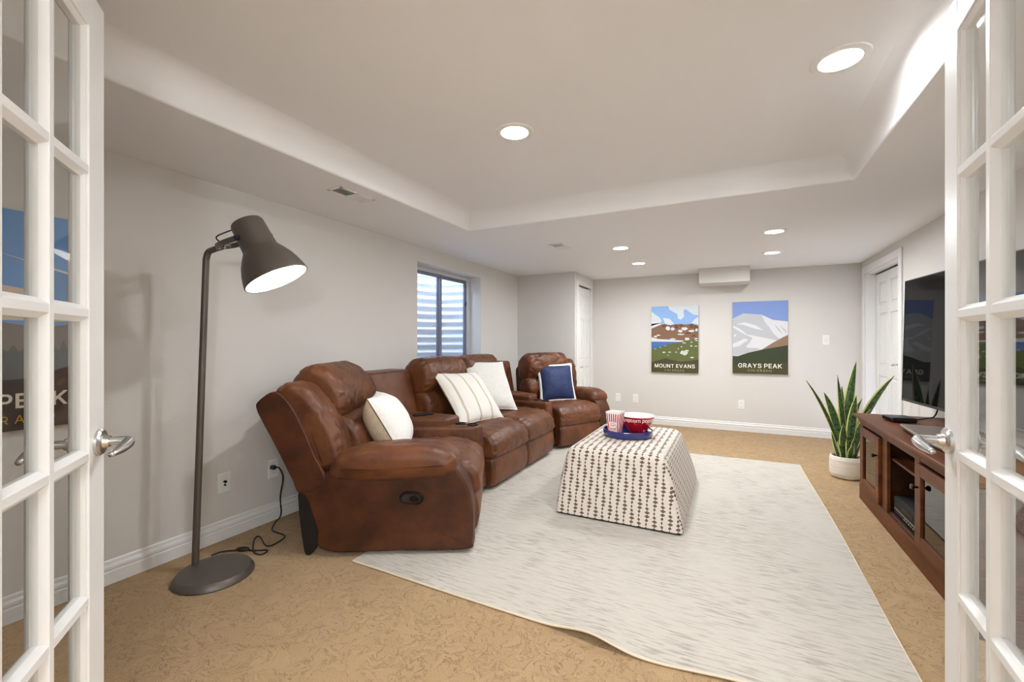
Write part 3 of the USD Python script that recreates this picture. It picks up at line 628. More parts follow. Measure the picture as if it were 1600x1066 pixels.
UsdGeom.PrimvarsAPI(fm.GetPrim()).CreatePrimvar("st", Sdf.ValueTypeNames.TexCoord2fArray, "vertex").Set(Vt.Vec2fArray.FromNumpy(uvs.astype(np.float32)))
UsdShade.MaterialBindingAPI.Apply(fm.GetPrim()).Bind(M_stripe)
cushion('plain cream textured pillow behind the striped one on the loveseat', (-2.195, 3.85, .75), (.80, -.30, .50), .56, .16, M_fuzz, M_fuzz, M_pillow_white, .0035, roll=-.08, seed=7)
cushion('navy blue pillow with fuzzy white trim on the far recliner', (-1.90, 5.00, .69), (.70, -.66, .28), .45, .19, M_pillow_blue, M_fuzz, M_fuzz, .020, seed=11)
rm = thing('remote_control', 'black remote control on the sofa console lid nearest the lamp', 'remote', (-2.20, 2.80, .604), 62)
obj('body', cbox(-.085, .085, -.022, .022, 0, .016, .005), M_dark, rm)
for i in range(6): obj('button', cbox(-.065 + i * .018, -.054 + i * .018, -.010, .010, .0155, .0185, .001), M_knob, rm)

# ---------------------------------------------------------------- ottoman
OX0, OX1, OY0, OY1, OH = -1.085, -.255, 2.82, 4.11, .452
def ottoman_mat():
    # u counts columns (0.048 m), v metres along the column: chains of small diamonds that swell and shrink
    N = {"u": ("uvmap", {}), "s": ("separate_xyz", {}),
         "cu": ("math", {"math_type": "multiply", "value2": 1 / .047}), "fl": ("math", {"math_type": "floor"}), "fr": ("math", {"math_type": "fraction"}), "du": ("math", {"math_type": "subtract", "value2": .5}), "ab": ("math", {"math_type": "absolute"}),
         "cv": ("math", {"math_type": "multiply", "value2": 1 / .0225}), "fv": ("math", {"math_type": "fraction"}), "dv": ("math", {"math_type": "subtract", "value2": .5}), "av": ("math", {"math_type": "absolute"}),
         "ph": ("math", {"math_type": "multiply", "value2": 2.4}), "sv": ("math", {"math_type": "multiply_add", "value2": 48.0}), "sn": ("math", {"math_type": "sine"}), "wd": ("math", {"math_type": "multiply_add", "value2": .13, "value3": .27}),
         "wob": ("math", {"math_type": "multiply", "value2": .05}), "du2": ("math", {"math_type": "subtract"}),
         "rt": ("math", {"math_type": "divide"}), "sm": ("math", {"math_type": "multiply_add", "value2": 2.1}), "lt": ("math", {"math_type": "less_than", "value2": 1.0}),
         "c": ("mix_color", {"a": L(214, 204, 193), "b": L(108, 90, 80)}), "tc": ("texture_coordinate", {}), "n": ("noise_texture", {"scale": 260.0, "detail": 2}), "bp": ("bump", {"strength": .3, "distance": .002}),
         "p": ("principled_bsdf", {"roughness": .85, "specular_ior_level": .2})}
    K = [("u.UV", "s.vector"), ("s.x", "cu.value1"), ("cu.value", "fl.value1"), ("cu.value", "fr.value1"), ("fr.value", "du.value1"),
         ("s.y", "cv.value1"), ("cv.value", "fv.value1"), ("fv.value", "dv.value1"), ("dv.value", "av.value1"), ("fl.value", "ph.value1"), ("s.y", "sv.value1"), ("ph.value", "sv.value3"), ("sv.value", "sn.value1"), ("sn.value", "wd.value1"),
         ("sn.value", "wob.value1"), ("du.value", "du2.value1"), ("wob.value", "du2.value2"), ("du2.value", "ab.value1"),
         ("ab.value", "rt.value1"), ("wd.value", "rt.value2"), ("av.value", "sm.value1"), ("rt.value", "sm.value3"), ("sm.value", "lt.value1"), ("lt.value", "c.fac"), ("c.result", "p.base_color"), ("tc.object", "n.vector"), ("n.fac", "bp.height"), ("bp.normal", "p.normal")]
    return usdkit.material(stage, '/World/Looks/ottoman_print', N, K, surface="p.BSDF")
M_ott = ottoman_mat()
ot = thing('ottoman', 'patterned cream and taupe ottoman with flared sides on the rug', 'ottoman', ((OX0 + OX1) / 2, (OY0 + OY1) / 2, RUGZ))
hx, hy = (OX1 - OX0) / 2, (OY1 - OY0) / 2
def sect(z):      # half sizes and corner radius at height z: flared towards the floor, rounded at the top
    t = z / (OH - RUGZ); tp = .085 * t ** 1.5; ty_ = .13 * t
    return hx - tp, hy - ty_, .035 + .03 * t
rows_ = []
RR = .055; HH = OH - RUGZ
zl = [(z, 0) for z in np.linspace(.012, HH - RR, 14)] + [(HH - RR + RR * math.sin(a), RR * (1 - math.cos(a))) for a in np.linspace(0, math.pi / 2, 9)[1:]]
for z, ins in zl:
    a_, b_, rc = sect(min(z, HH)); a_ -= ins; b_ -= ins
    rc = max(rc - ins * .5, .012); pts = []
    for cxs, cys, a0 in ((1, 1, 0), (-1, 1, 90), (-1, -1, 180), (1, -1, 270)):
        for k in range(7):
            an = math.radians(a0 + 90 * k / 6); pts.append((cxs * (a_ - rc) + rc * math.cos(an), cys * (b_ - rc) + rc * math.sin(an), z))
    # densify the straight sides
    P = np.array(pts); out = []
    for i in range(len(P)):
        q, r_ = P[i], P[(i + 1) % len(P)]; m = max(1, int(np.linalg.norm(r_ - q) / .06)) if (i % 7 == 6) else 1
        m = 18 if (i % 7 == 6) else 1
        for k in range(m): out.append(q + (r_ - q) * k / m)
    o_ = np.array(out); o_[:, 0] -= .04 * z / HH; rows_.append(o_)
nr = len(rows_[0]); tris, tuv = [], []
def emit_tri(p, mode):
    for q in p:
        tris.append(q); x, y, z = q
        if mode == 'y': tuv.append((x + 1.0, z + .002))
        elif mode == 'x': tuv.append((y + 1.0, z))
        else: tuv.append((x + 1.0, HH + (y + hy) * 1.0))
for i in range(len(rows_) - 1):
    for k in range(nr):
        a, b, c, d = rows_[i][k], rows_[i][(k + 1) % nr], rows_[i + 1][(k + 1) % nr], rows_[i + 1][k]
        nrm = np.cross(b - a, d - a); nrm = nrm / (np.linalg.norm(nrm) + 1e-12)
        md = 't' if nrm[2] > .75 else ('y' if abs(nrm[1]) > abs(nrm[0]) else 'x')
        emit_tri((a, b, c), md); emit_tri((a, c, d), md)
topc = np.array([-.04, 0, HH + .012])
# crowned top
inner = rows_[-1]; prev = inner
for s, zc in ((.75, .004), (.5, .008), (.25, .011)):
    cur = (inner - topc * [1, 1, 0]) * np.array([s, s, 1]) + topc * [1, 1, 0] + np.array([0, 0, zc])
    for k in range(nr):
        a, b, c, d = prev[k], prev[(k + 1) % nr], cur[(k + 1) % nr], cur[k]; emit_tri((a, b, c), 't'); emit_tri((a, c, d), 't')
    prev = cur
for k in range(nr): emit_tri((prev[k], prev[(k + 1) % nr], topc), 't')
tris = np.array(tris); om = trimesh.Trimesh(tris, np.arange(len(tris)).reshape(-1, 3), process=False)
mesh_o = UsdGeom.Mesh.Define(stage, path_of('upholstery', ot))
# smooth normals from merged copy
key = {}; idx = np.array([key.setdefault(tuple(np.round(q, 5)), len(key)) for q in tris]); nv_ = np.zeros((len(key), 3)); fn = np.cross(tris[1::3] - tris[0::3], tris[2::3] - tris[0::3])
for k in range(3): np.add.at(nv_, idx[k::3], fn)
nv_ /= np.linalg.norm(nv_, axis=1)[:, None] + 1e-12; nrmv = nv_[idx]
mesh_o.CreatePointsAttr(Vt.Vec3fArray.FromNumpy(tris.astype(np.float32))); mesh_o.CreateFaceVertexCountsAttr(Vt.IntArray.FromNumpy(np.full(len(tris) // 3, 3, np.int32))); mesh_o.CreateFaceVertexIndicesAttr(Vt.IntArray.FromNumpy(np.arange(len(tris), dtype=np.int32)))
mesh_o.CreateSubdivisionSchemeAttr("none"); mesh_o.CreateNormalsAttr(Vt.Vec3fArray.FromNumpy(nrmv.astype(np.float32))); mesh_o.SetNormalsInterpolation("vertex")
UsdGeom.PrimvarsAPI(mesh_o).CreatePrimvar("st", Sdf.ValueTypeNames.TexCoord2fArray, "vertex").Set(Vt.Vec2fArray.FromNumpy(np.array(tuv, np.float32)))
UsdShade.MaterialBindingAPI.Apply(mesh_o.GetPrim()).Bind(M_ott)
obj('base_plate', cbox(-hx + .015, hx - .015, -hy + .015, hy - .015, 0, .014, .002), M_dark, ot)

# tray with the popcorn things
TC = (-.715, 3.45); TZ = OH + .012
def tray_build():
    t = thing('serving_tray', 'round navy tray with cut-out handles on the ottoman', 'tray', (TC[0], TC[1], TZ))
    R_ = .185
    obj('tray_base', lathe([(0, 0), (R_ - .004, 0), (R_, .003), (R_ - .002, .010), (0, .010)], 72), M_tray, t, smooth=40)
    V, F = [], []; na = 144
    for i in range(na):
        a = 2 * math.pi * i / na
        for r_, z in ((R_, .003), (R_ + .004, .048), (R_ - .003, .051), (R_ - .006, .048), (R_ - .008, .010)):
            V.append((r_ * math.cos(a), r_ * math.sin(a), z))
    rim_full = trimesh.Trimesh(V, [(i * 5 + k, ((i + 1) % na) * 5 + k, ((i + 1) % na) * 5 + (k + 1) % 5) for i in range(na) for k in range(5)] + [(i * 5 + k, ((i + 1) % na) * 5 + (k + 1) % 5, i * 5 + (k + 1) % 5) for i in range(na) for k in range(5)], process=False)
    if rim_full.volume < 0: rim_full.invert()
    mm = manifold3d.Manifold(manifold3d.Mesh(vert_properties=rim_full.vertices.astype(np.float32), tri_verts=rim_full.faces.astype(np.uint32)))
    ax = math.atan2(R2[1], R2[0])
    slot = manifold3d.Manifold.batch_hull([manifold3d.Manifold.sphere(.011, 16).translate((s, o, .031)) for s in (-.3, .3) for o in (-.04, .04)]).rotate((0, 0, math.degrees(ax) + 8))
    mm = mm - slot
    obj('rim', mm, M_tray, t, smooth=40)
tray_build()
def popbox():
    bx, by = -.790, 3.352
    t = thing('popcorn_box', 'red and white striped popcorn box on the navy tray', 'popcorn box', (bx, by, TZ + .010), -10)
    b, tp, h = .037, .055, .185
    V = [(-b, -b, 0), (b, -b, 0), (b, b, 0), (-b, b, 0), (-tp, -tp, h), (tp, -tp, h), (tp, tp, h), (-tp, tp, h)]
    i_ = .0015
    V += [(-b + i_, -b + i_, i_), (b - i_, -b + i_, i_), (b - i_, b - i_, i_), (-b + i_, b - i_, i_), (-tp + i_, -tp + i_, h), (tp - i_, -tp + i_, h), (tp - i_, tp - i_, h), (-tp + i_, tp - i_, h)]
    F = []
    for k in range(4):
        j = (k + 1) % 4
        F += [(k, j, j + 4), (k, j + 4, k + 4), (k + 8, j + 12, j + 8), (k + 8, k + 12, j + 12), (k + 4, j + 4, j + 12), (k + 4, j + 12, k + 12)]
    F += [(0, 2, 1), (0, 3, 2), (8, 9, 10), (8, 10, 11)]
    obj('box', trimesh.Trimesh(V, F, process=False), M_card, t)
    st = []
    for rot in range(4):
        for k in range(6):
            f0, f1 = (k + .25) / 6, (k + .75) / 6
            def at(f, s): e = b + (tp - b) * s; return np.array([-e + 2 * e * f, -e - .0006, h * s])
            lo = .04
            q = [at(f0, lo), at(f1, lo), at(f1, .92), at(f0, .92)]
            if rot in (0,) and 1 <= k <= 4: segs = [(.04, .16), (.58, .92)]
            elif rot in (1, 3): segs = [(.04, .92)]
            else: segs = [(.04, .92)]
            for s0, s1 in segs:
                q = [at(f0, s0), at(f1, s0), at(f1, s1), at(f0, s1)]; q2 = [p + np.array([0, .0005, 0]) for p in q]
                m = trimesh.convex.convex_hull(np.array(q + q2)); m.apply_transform(trimesh.transformations.rotation_matrix(rot * math.pi / 2, (0, 0, 1))); st.append(m)
    obj('stripes', cat_(*st), M_print_red, t, label='red printed stripes')
    # label panel: oval ring and lettering
    def on_front(m, f, s):
        e = b + (tp - b) * s; d = unit((0, -(tp - b), h)); 
        return rot_to(m, (1, 0, 0), d, np.cross((1, 0, 0), d), (0, -e - .0007, h * s))
    ov = tube([(math.cos(a) * .026, math.sin(a) * .030, 0) for a in np.linspace(0, 2 * math.pi, 33)], .0012, 5, cap=False)
    lt = [on_front(ov, 0, .38)]
    for txt, z in (('POP', .44), ('CORN', .30)):
        m = meshkit.text_mesh(txt, .011, .0006, True); m.apply_translation((-m.bounds[:, 0].mean(), -.005, 0)); lt.append(on_front(m, 0, z))
    obj('lettering', cat_(*lt), M_print_red, t)
popbox()
def bowl():
    t = thing('popcorn_bowl', 'red popcorn bowl with white lettering and white inside on the tray', 'bowl', (-.657, 3.530, TZ + .010))
    BS = 1.2; BZ = 1.3; sc = lambda q: [(r_ * BS, z_ * BZ) for r_, z_ in q]
    out = [(0, 0), (.048, 0), (.052, .004), (.075, .030), (.097, .065), (.110, .105)]
    obj('bowl_body', lathe(sc(out + [(.107, .106), (.094, .068), (.072, .034), (.048, .010), (0, .008)]), 64), M_red, t, smooth=40)
    obj('bowl_lining', lathe(sc([(0, .0088), (.047, .0108), (.0712, .0346), (.0932, .0686), (.1066, .107), (.1105, .1075), (.1125, .105), (.1105, .1035), (.1062, .1062), (.0928, .0682), (.0708, .034), (.0465, .0102), (0, .0082)]), 64), M_bowlwhite, t, smooth=40, label='white lining and lip')
    R_ = lambda z: np.interp(z, [.065 * BZ, .105 * BZ], [.097 * BS, .110 * BS])
    def wrap(txt, h_, z0, a0):
        m = meshkit.text_mesh(txt, h_, .0016, True); m = m.subdivide_to_size(.008); v = m.vertices.copy(); r_ = R_(z0 + v[:, 1]) - .0006 + v[:, 2]
        ang = a0 + v[:, 0] / .125; m.vertices = np.column_stack([r_ * np.cos(ang), r_ * np.sin(ang), z0 + v[:, 1]]); return m
    a = -math.pi / 2 - 1.05 - YAW * 0
    obj('lettering', cat_(*[wrap('popcorn', .027, .100, a - 1.0 + 1.26 * i) for i in range(5)]), M_print_white, t, label='white printed lettering')
bowl()

# ---------------------------------------------------------------- floor lamp
def lamp():
    bx, by = -2.354, 1.304
    t = thing('floor_lamp', 'bronze floor lamp with a large bell shade beside the near recliner', 'floor lamp', (bx, by, 0))
    obj('base', lathe([(0, 0), (.172, 0), (.179, .006), (.175, .018), (.164, .034), (.159, .037), (0, .038)], 72), M_bronze, t, smooth=40, label='round weighted base')
    p0 = np.array([-2.497, 1.288, .03]); up = np.array([-2.52, 1.37, 1.60])
    Rv, Fv, U = np.array([R2[0], R2[1], 0]), np.array([F2[0], F2[1], 0]), np.array([0, 0, 1.0])
    def dp(px, py, d): return np.array([0, 0, CAMZ]) + d * (Fv + Rv * (px - 800) / FPX + U * (532.4 - py) / FPX)
    b1, b2 = dp(322, 405, 2.285), dp(349, 385, 2.255)
    bend = [p0, p0 + (b1 - p0) * .5, b1, dp(325, 393, 2.33), dp(332, 388.5, 2.32), b2]
    P = np.vstack([np.linspace(p0, b1, 12)[:-1], spline([b1, dp(325.5, 394, 2.28), dp(334, 389.5, 2.27), b2], 6)])
    off = np.array([bx, by, 0])
    r = np.interp(np.linspace(0, 1, len(P)), [0, 1], [.0165, .0145])
    obj('pole', tube(P - off, r, 20), M_bronze, t, smooth=40)
    axis = unit(.46 * Rv - .89 * U + .05 * Fv); rim = dp(433, 436, 2.145)
    X, Y, Z = frame(-axis)          # Z points from rim to neck
    prof = [(.150, 0), (.1515, .004), (.1465, .028), (.137, .062), (.122, .100), (.100, .138), (.086, .158), (.081, .170), (.079, .20), (.0755, .300), (.070, .311), (.058, .314), (0, .314)]
    sh = lathe(prof + [(0, .308), (.060, .306), (.072, .296), (.076, .172), (.097, .137), (.119, .098), (.134, .060), (.1435, .027), (.147, 0), (.150, 0)], 72)
    s_ = obj('shade', rot_to(sh, X, Y, Z, rim - off), M_bronze, t, smooth=35, label='bell-shaped shade')
    obj('shade_lining', rot_to(lathe([(.1465, .001), (.1428, .028), (.1332, .061), (.1182, .098), (.0962, .136), (.0752, .172), (.071, .294), (0, .3045), (0, .3035), (.070, .293), (.0745, .171), (.0954, .1355), (.1174, .0976), (.1324, .0606), (.142, .0277), (.1457, .001)], 48), X, Y, Z, rim - off), mat('lamp_white_lining', L(245, 244, 240), .5), s_, smooth=35, label='white inner lining')
    bl = trimesh.creation.icosphere(3, .055); bl.apply_scale((1, 1, 1.15)); bl.apply_translation((0, 0, .11))
    obj('bulb', rot_to(bl, X, Y, Z, rim - off), M_bulb, t, smooth=True, label='glowing bulb')
    # yoke from pole to shade: two strap arms either side of the neck, and the lead
    neck = rim + Z * .235; side = unit(np.cross(Z, b2 - neck)); rad = .083
    for sg in (1, -1):
        a = neck + side * rad * sg
        Pk = spline([b2 + side * .004 * sg, b2 + side * .045 * sg + unit(neck - b2) * .012, a * .5 + (b2 + side * .075 * sg) * .5, a], 6)
        w_ = unit(np.cross(a - b2, side)); V = []
        for q in Pk:
            for e, f in ((-.013, -.0022), (.013, -.0022), (.013, .0022), (-.013, .0022)): V.append(q + w_ * e + side * f)
        Fy = []
        for i in range(len(Pk) - 1):
            for k in range(4):
                c, d = i * 4 + k, i * 4 + (k + 1) % 4; Fy += [(c, d, d + 4), (c, d + 4, c + 4)]
        Fy += [(0, 2, 1), (0, 3, 2)]; e = len(V) - 4; Fy += [(e, e + 1, e + 2), (e, e + 2, e + 3)]
        ym = trimesh.Trimesh(np.array(V) - off, Fy, process=False); ym.fix_normals()
        obj('yoke', ym, M_bronze, t)
        kb = trimesh.creation.cylinder(.012, .014, sections=20); XX, YY, ZZ = frame(side * sg); obj('yoke_knob', rot_to(kb, XX, YY, ZZ, a + side * sg * .004 - off), M_dark, t, smooth=35)
    top = rim + Z * .314
    obj('lead', tube(spline([top - Z * .004 + unit(b2 - neck) * .03, top + Z * .020 + unit(b2 - neck) * .045, top - Z * .01 + unit(b2 - neck) * .085, b2 + Z * .06 + unit(b2 - neck) * .01, b2 + U * .012, b2], 8) - off, .0035, 8), M_dark, t, smooth=True)
    # flex: over the floor, up the wall to the outlet
    def fl(px, py, z=.006):
        d = (CAMZ - z) * FPX / (py - 532.4); return dp(px, py, d)
    zs = lambda x, y: (250 + x / 4.443, 700 + y / 4.443)
    sw = fl(*zs(575, 700), .012)
    plug = np.array([XL + .045, 1.876, .357])
    pts = [dp(330, 866, 2.42) * [1, 1, 0] + [0, 0, .006], fl(*zs(430, 718)), fl(*zs(530, 708)), sw, fl(*zs(640, 710)), fl(*zs(745, 708)), fl(*zs(700, 738)), fl(*zs(650, 715)), fl(*zs(652, 640)), fl(*zs(690, 612)), fl(*zs(750, 680)), fl(*zs(868, 612)), fl(*zs(780, 570)), fl(*zs(800, 515)), fl(*zs(832, 480)), (XL + .030, 1.93, .05), (XL + .028, 1.925, .15), (XL + .055, 1.925, .28), (XL + .05, 1.90, .352), plug]
    fx = obj('flex', tube(spline([np.array(q) - off for q in pts], 7), .0042, 8), M_dark, t, smooth=True, label='black power flex')
    swb = trimesh.creation.icosphere(2, 1.0); swb.apply_scale((.040, .020, .012)); obj('foot_switch', rot_to(swb, Rv, Fv, U, sw - off), M_dark, fx, smooth=True)
    obj('plug', cbox(XL + .004 - bx, XL + .045 - bx, 1.862 - by, 1.89 - by, .345, .370, .006), M_dark, fx)
lamp()

# ---------------------------------------------------------------- wall plates
def plate(label, kind, origin, nrm):
    """wall plate in its own frame: x along the wall, y up, z out"""
    t = thing('wall_plate', label, 'wall plate', origin)
    X, Y, Z = frame(nrm); W = lambda m: rot_to(m, X, Y, Z, (0, 0, 0))
    obj('cover', W(cbox(-.038, .038, -.061, .061, 0, .006, .003)), M_white_plastic, t)
    if kind == 'outlet':
        for s in (-1, 1):
            o = obj('socket', W(cbox(-.017, .017, s * .025 - .0145, s * .025 + .0145, .005, .0085, .0025)), M_white_plastic, t)
            obj('slot', W(cat_(cbox(-.008, -.006, s * .025 - .003, s * .025 + .007, .0083, .0088, .0002), cbox(.006, .008, s * .025 - .003, s * .025 + .007, .0083, .0088, .0002))), M_gap_shade, o)
    elif kind == 'coax':
        obj('jack', W(cat_(trimesh.creation.cylinder(.0075, .016, sections=16).apply_translation((0, .008, .012)))), M_knob, t)
        obj('jack', W(cat_(trimesh.creation.cylinder(.0055, .010, sections=16).apply_translation((0, -.012, .010)))), M_knob, t)
    else:
        r_ = obj('rocker', W(cbox(-.017, .017, -.034, .034, .005, .0095, .003)), M_white_plastic, t)
        obj('rocker_edge', W(box(-.017, .017, -.0007, .0007, .0092, .0098)), M_grey_lv, r_)
    return t
plate('white cable jack plate behind the floor lamp', 'coax', (XL, 1.575, .340), (1, 0, 0))
plate('white outlet with the lamp flex plugged in', 'outlet', (XL, 1.894, .341), (1, 0, 0))
plate('white light switch right of the right-hand poster', 'switch', (1.062, YB, 1.212), (0, -1, 0))
plate('white outlet below the right-hand poster', 'outlet', (.134, YB, .354), (0, -1, 0))
plate('white outlet just right of the sofa arm', 'outlet', (-1.243, YB, .356), (0, -1, 0))
plate('white outlet half hidden by the sofa arm', 'outlet', (-1.50, YB, .358), (0, -1, 0))

# ---------------------------------------------------------------- posters (stretched canvas prints)
def pm(name, r, g, b): return mat(name, L(r, g, b), .6, spec=.3)
C_skyA, C_skyB, C_cloud, C_brown, C_snow = pm('print_sky_light', 142, 178, 226), pm('print_sky_periwinkle', 128, 152, 208), pm('print_cloud', 208, 216, 222), pm('print_brown', 130, 98, 76), pm('print_snow', 216, 216, 218)
C_rust, C_lake, C_olive, C_dolive, C_rock, C_grey, C_dgreen, C_tan = pm('print_rust', 106, 72, 58), pm('print_lake', 78, 112, 172), pm('print_olive', 96, 104, 58), pm('print_dark_olive', 74, 70, 44), pm('print_rock', 206, 206, 196), pm('print_pale_grey', 186, 188, 192), pm('print_dark_green', 58, 66, 44), pm('print_tan', 142, 116, 92)
C_letter, C_letter2, C_blue2, C_beige, C_forest, C_gold = pm('print_letter', 240, 236, 224), pm('print_small_letter', 196, 186, 140), pm('print_blue', 92, 150, 214), pm('print_beige', 214, 194, 170), pm('print_forest', 54, 54, 50), pm('print_gold', 206, 158, 62)
M_canvas = mat('canvas_edge', L(214, 208, 198), .8)
def poster(label, origin, nrm, W_, H_, layers, texts, th=.03):
    t = thing('poster', label, 'poster', origin); X, Y, Z = frame(nrm)
    obj('canvas', rot_to(cbox(0, W_, 0, H_, .001, th, .003), X, Y, Z, (0, 0, 0)), M_canvas, t)
    rect = Polygon([(.002, .002), (W_ - .002, .002), (W_ - .002, H_ - .002), (.002, H_ - .002)])
    for k, (nm, polys, m) in enumerate(layers):
        ms = []
        for p in polys:
            q = Polygon([(u * W_, v * H_) for u, v in p]).buffer(0).intersection(rect)
            for g_ in getattr(q, 'geoms', [q]):
                if g_.area > 1e-7: ms.append(extrude(g_, th, th + .0004 * (k + 1)))
        if ms: obj(nm, rot_to(cat_(*ms), X, Y, Z, (0, 0, 0)), m, t)
    for txt, h_, u, v, m, sp, bold, align in texts:
        gl, x = [], 0
        for ch in txt:
            if ch == ' ': x += h_ * .38; continue
            g_ = meshkit.text_mesh(ch, h_, .0006, bold); g_.apply_translation((x - g_.bounds[0, 0], 0, 0)); x = g_.bounds[1, 0] + sp; gl.append(g_)
        g_ = cat_(*gl); wd = g_.bounds[1, 0]
        g_.apply_translation((u * W_ - (wd / 2 if align == 'c' else wd), v * H_, th + .0004 * (len(layers) + 1)))
        obj('lettering', rot_to(g_, X, Y, Z, (0, 0, 0)), m, t)
full = [[(0, 0), (1, 0), (1, 1), (0, 1)]]
A = lambda *pts: [((x - 110) / 455, 1 - (y - 110) / 635) for x, y in pts]
rr = random.Random(5)
def blob(cx, cy, rx, ry, n=9, j=.35):
    return [(cx + rx * math.cos(2 * math.pi * k / n) * (1 - j * rr.random()), cy + ry * math.sin(2 * math.pi * k / n) * (1 - j * rr.random())) for k in range(n)]
rocks = [A(*blob(x, y, rx, ry)) for x, y, rx, ry in [(235, 553, 22, 8), (292, 550, 16, 7), (505, 598, 20, 8), (430, 555, 42, 26), (355, 550, 14, 6), (405, 498, 10, 7), (375, 518, 8, 6), (498, 490, 14, 9), (540, 493, 18, 6), (455, 535, 24, 12), (275, 580, 9, 4), (200, 505, 9, 6), (250, 490, 8, 5), (500, 455, 12, 6), (545, 440, 18, 6), (430, 462, 22, 6), (150, 520, 14, 4)]]
snowp = [A(*blob(x, y, rx, ry, 8, .5)) for x, y, rx, ry in [(275, 325, 32, 26), (320, 330, 24, 22), (430, 330, 42, 24), (395, 350, 26, 16), (500, 350, 36, 14), (180, 388, 24, 8), (460, 425, 34, 18), (545, 340, 18, 18), (150, 400, 26, 10), (400, 380, 40, 8), (545, 425, 26, 10), (320, 425, 40, 8)]]
rust = [A(*blob(x, y, rx, ry, 8, .5)) for x, y, rx, ry in [(235, 300, 30, 16), (355, 310, 24, 30), (500, 305, 30, 26), (540, 318, 22, 26), (300, 300, 22, 10), (400, 300, 28, 10), (470, 370, 40, 10), (520, 395, 30, 12)]]
poster('canvas print of a lake below brown snowy peaks, lettered MOUNT EVANS', (-1.014, YB, .752), (0, -1, 0), .628, .945, [
    ('sky_print', full, C_skyA),
    ('cloud_print', [A((275, 105), (570, 105), (570, 205), (520, 200), (485, 175), (440, 145), (425, 160), (430, 215), (400, 242), (372, 232), (365, 190), (320, 165), (285, 140)), A((105, 150), (150, 190), (190, 215), (215, 250), (190, 275), (105, 300)), A((225, 222), (290, 232), (335, 280), (300, 292), (250, 285)), A((570, 215), (530, 240), (500, 275), (570, 290)), A((105, 280), (200, 270), (230, 300), (105, 320))], C_cloud),
    ('mountain_print', [A((105, 328), (160, 305), (210, 285), (250, 282), (300, 295), (350, 285), (400, 283), (440, 290), (500, 283), (570, 305), (570, 440), (420, 450), (240, 435), (105, 420))], C_brown),
    ('ridge_print', rust, C_rust), ('snow_print', snowp + [A((105, 405), (180, 425), (300, 432), (420, 440), (430, 452), (300, 450), (105, 448))], C_snow),
    ('lake_print', [A((105, 452), (390, 452), (250, 505), (105, 530))], C_lake),
    ('hill_print', [A((105, 525), (190, 503), (300, 472), (450, 442), (570, 422), (570, 750), (105, 750))], C_olive),
    ('shade_print', [A((105, 650), (250, 610), (400, 640), (570, 615), (570, 750), (105, 750))], C_dolive), ('rock_print', rocks, C_rock)],
    [('MOUNT EVANS', .050, .50, .075, C_letter, .009, True, 'c'), ('COLORADO', .026, .50, .022, C_letter2, .013, False, 'c')])
B = lambda *pts: [((x - 888) / 545, 1 - (y - 72) / 692) for x, y in pts]
snow2 = [B(*p) for p in [[(895, 300), (960, 330), (1040, 390), (1110, 400), (1300, 440), (1340, 455), (1180, 530), (1050, 520), (1020, 510), (1060, 470), (1090, 420), (1000, 380), (895, 320)], [(1180, 205), (1290, 255), (1430, 270), (1430, 390), (1350, 430), (1290, 380), (1250, 320), (1210, 270)], [(930, 290), (1010, 270), (1120, 300), (1200, 350), (1100, 330), (1000, 295)], [(890, 480), (960, 450), (1010, 425), (1050, 440), (1000, 470), (960, 500), (890, 510)], [(895, 400), (930, 380), (920, 410)]]]
grey2 = [B(*p) for p in [[(1240, 300), (1300, 390), (1310, 420), (1270, 370)], [(1300, 290), (1360, 350), (1380, 390), (1330, 340)], [(1350, 300), (1410, 350), (1420, 380), (1380, 340)], [(1000, 505), (1080, 540), (1160, 520), (1060, 515)]]]
poster('canvas print of a pale snow mountain, lettered GRAYS PEAK', (.030, YB, .770), (0, -1, 0), .632, .950, [
    ('sky_print', full, C_skyB), ('mountain_print', [B((880, 240), (930, 215), (1000, 184), (1060, 190), (1180, 200), (1290, 250), (1440, 270), (1440, 410), (1180, 540), (930, 610), (880, 600))], C_grey),
    ('snow_print', snow2, C_snow), *[('gully_print', [g_], C_grey) for g_ in grey2],
    ('slope_print', [B((1170, 540), (1300, 460), (1440, 390), (1440, 500), (1250, 530))], C_tan), ('ground_print', [B((880, 595), (940, 600), (1050, 563), (1200, 530), (1440, 488), (1440, 780), (880, 780))], C_dgreen),
    ('shade_print', [B((880, 690), (1440, 650), (1440, 780), (880, 780))], C_dolive)],
    [('GRAYS PEAK', .054, .50, .085, C_letter, .009, True, 'c'), ('COLORADO', .028, .50, .032, C_letter2, .013, False, 'c')])
poster('blue-sky canvas print on the left wall seen through the left glass door', (XL, .33, .817), (1, 0, 0), .63, .942, [
    ('sky_print', full, C_blue2), ('cloud_print', [[(0, .55), (.35, .60), (.62, .595), (.70, .56), (.85, .60), (1, .62), (1, .50), (0, .50)], [(.30, .66), (.55, .655), (.68, .64), (.75, .61), (.6, .60)]], C_beige),
    ('trail_print', [[(.52, .80), (1, .70), (1, .715)], ], C_snow), ('slope_print', [[(0, .50), (.3, .52), (.7, .47), (1, .50), (1, 0), (0, 0)]], pm('print_umber', 104, 92, 80)),
    ('forest_print', [[(0, .38)] + [(x, .36 + .06 * ((k % 2) * rr.random())) for k, x in enumerate(np.linspace(.02, .98, 40))] + [(1, .38), (1, 0), (0, 0)]], C_forest)],
    [('PIKES PEAK', .060, .852, .104, C_letter, .008, True, 'r'), ('COLORADO', .034, .785, .034, C_gold, .018, False, 'r')])

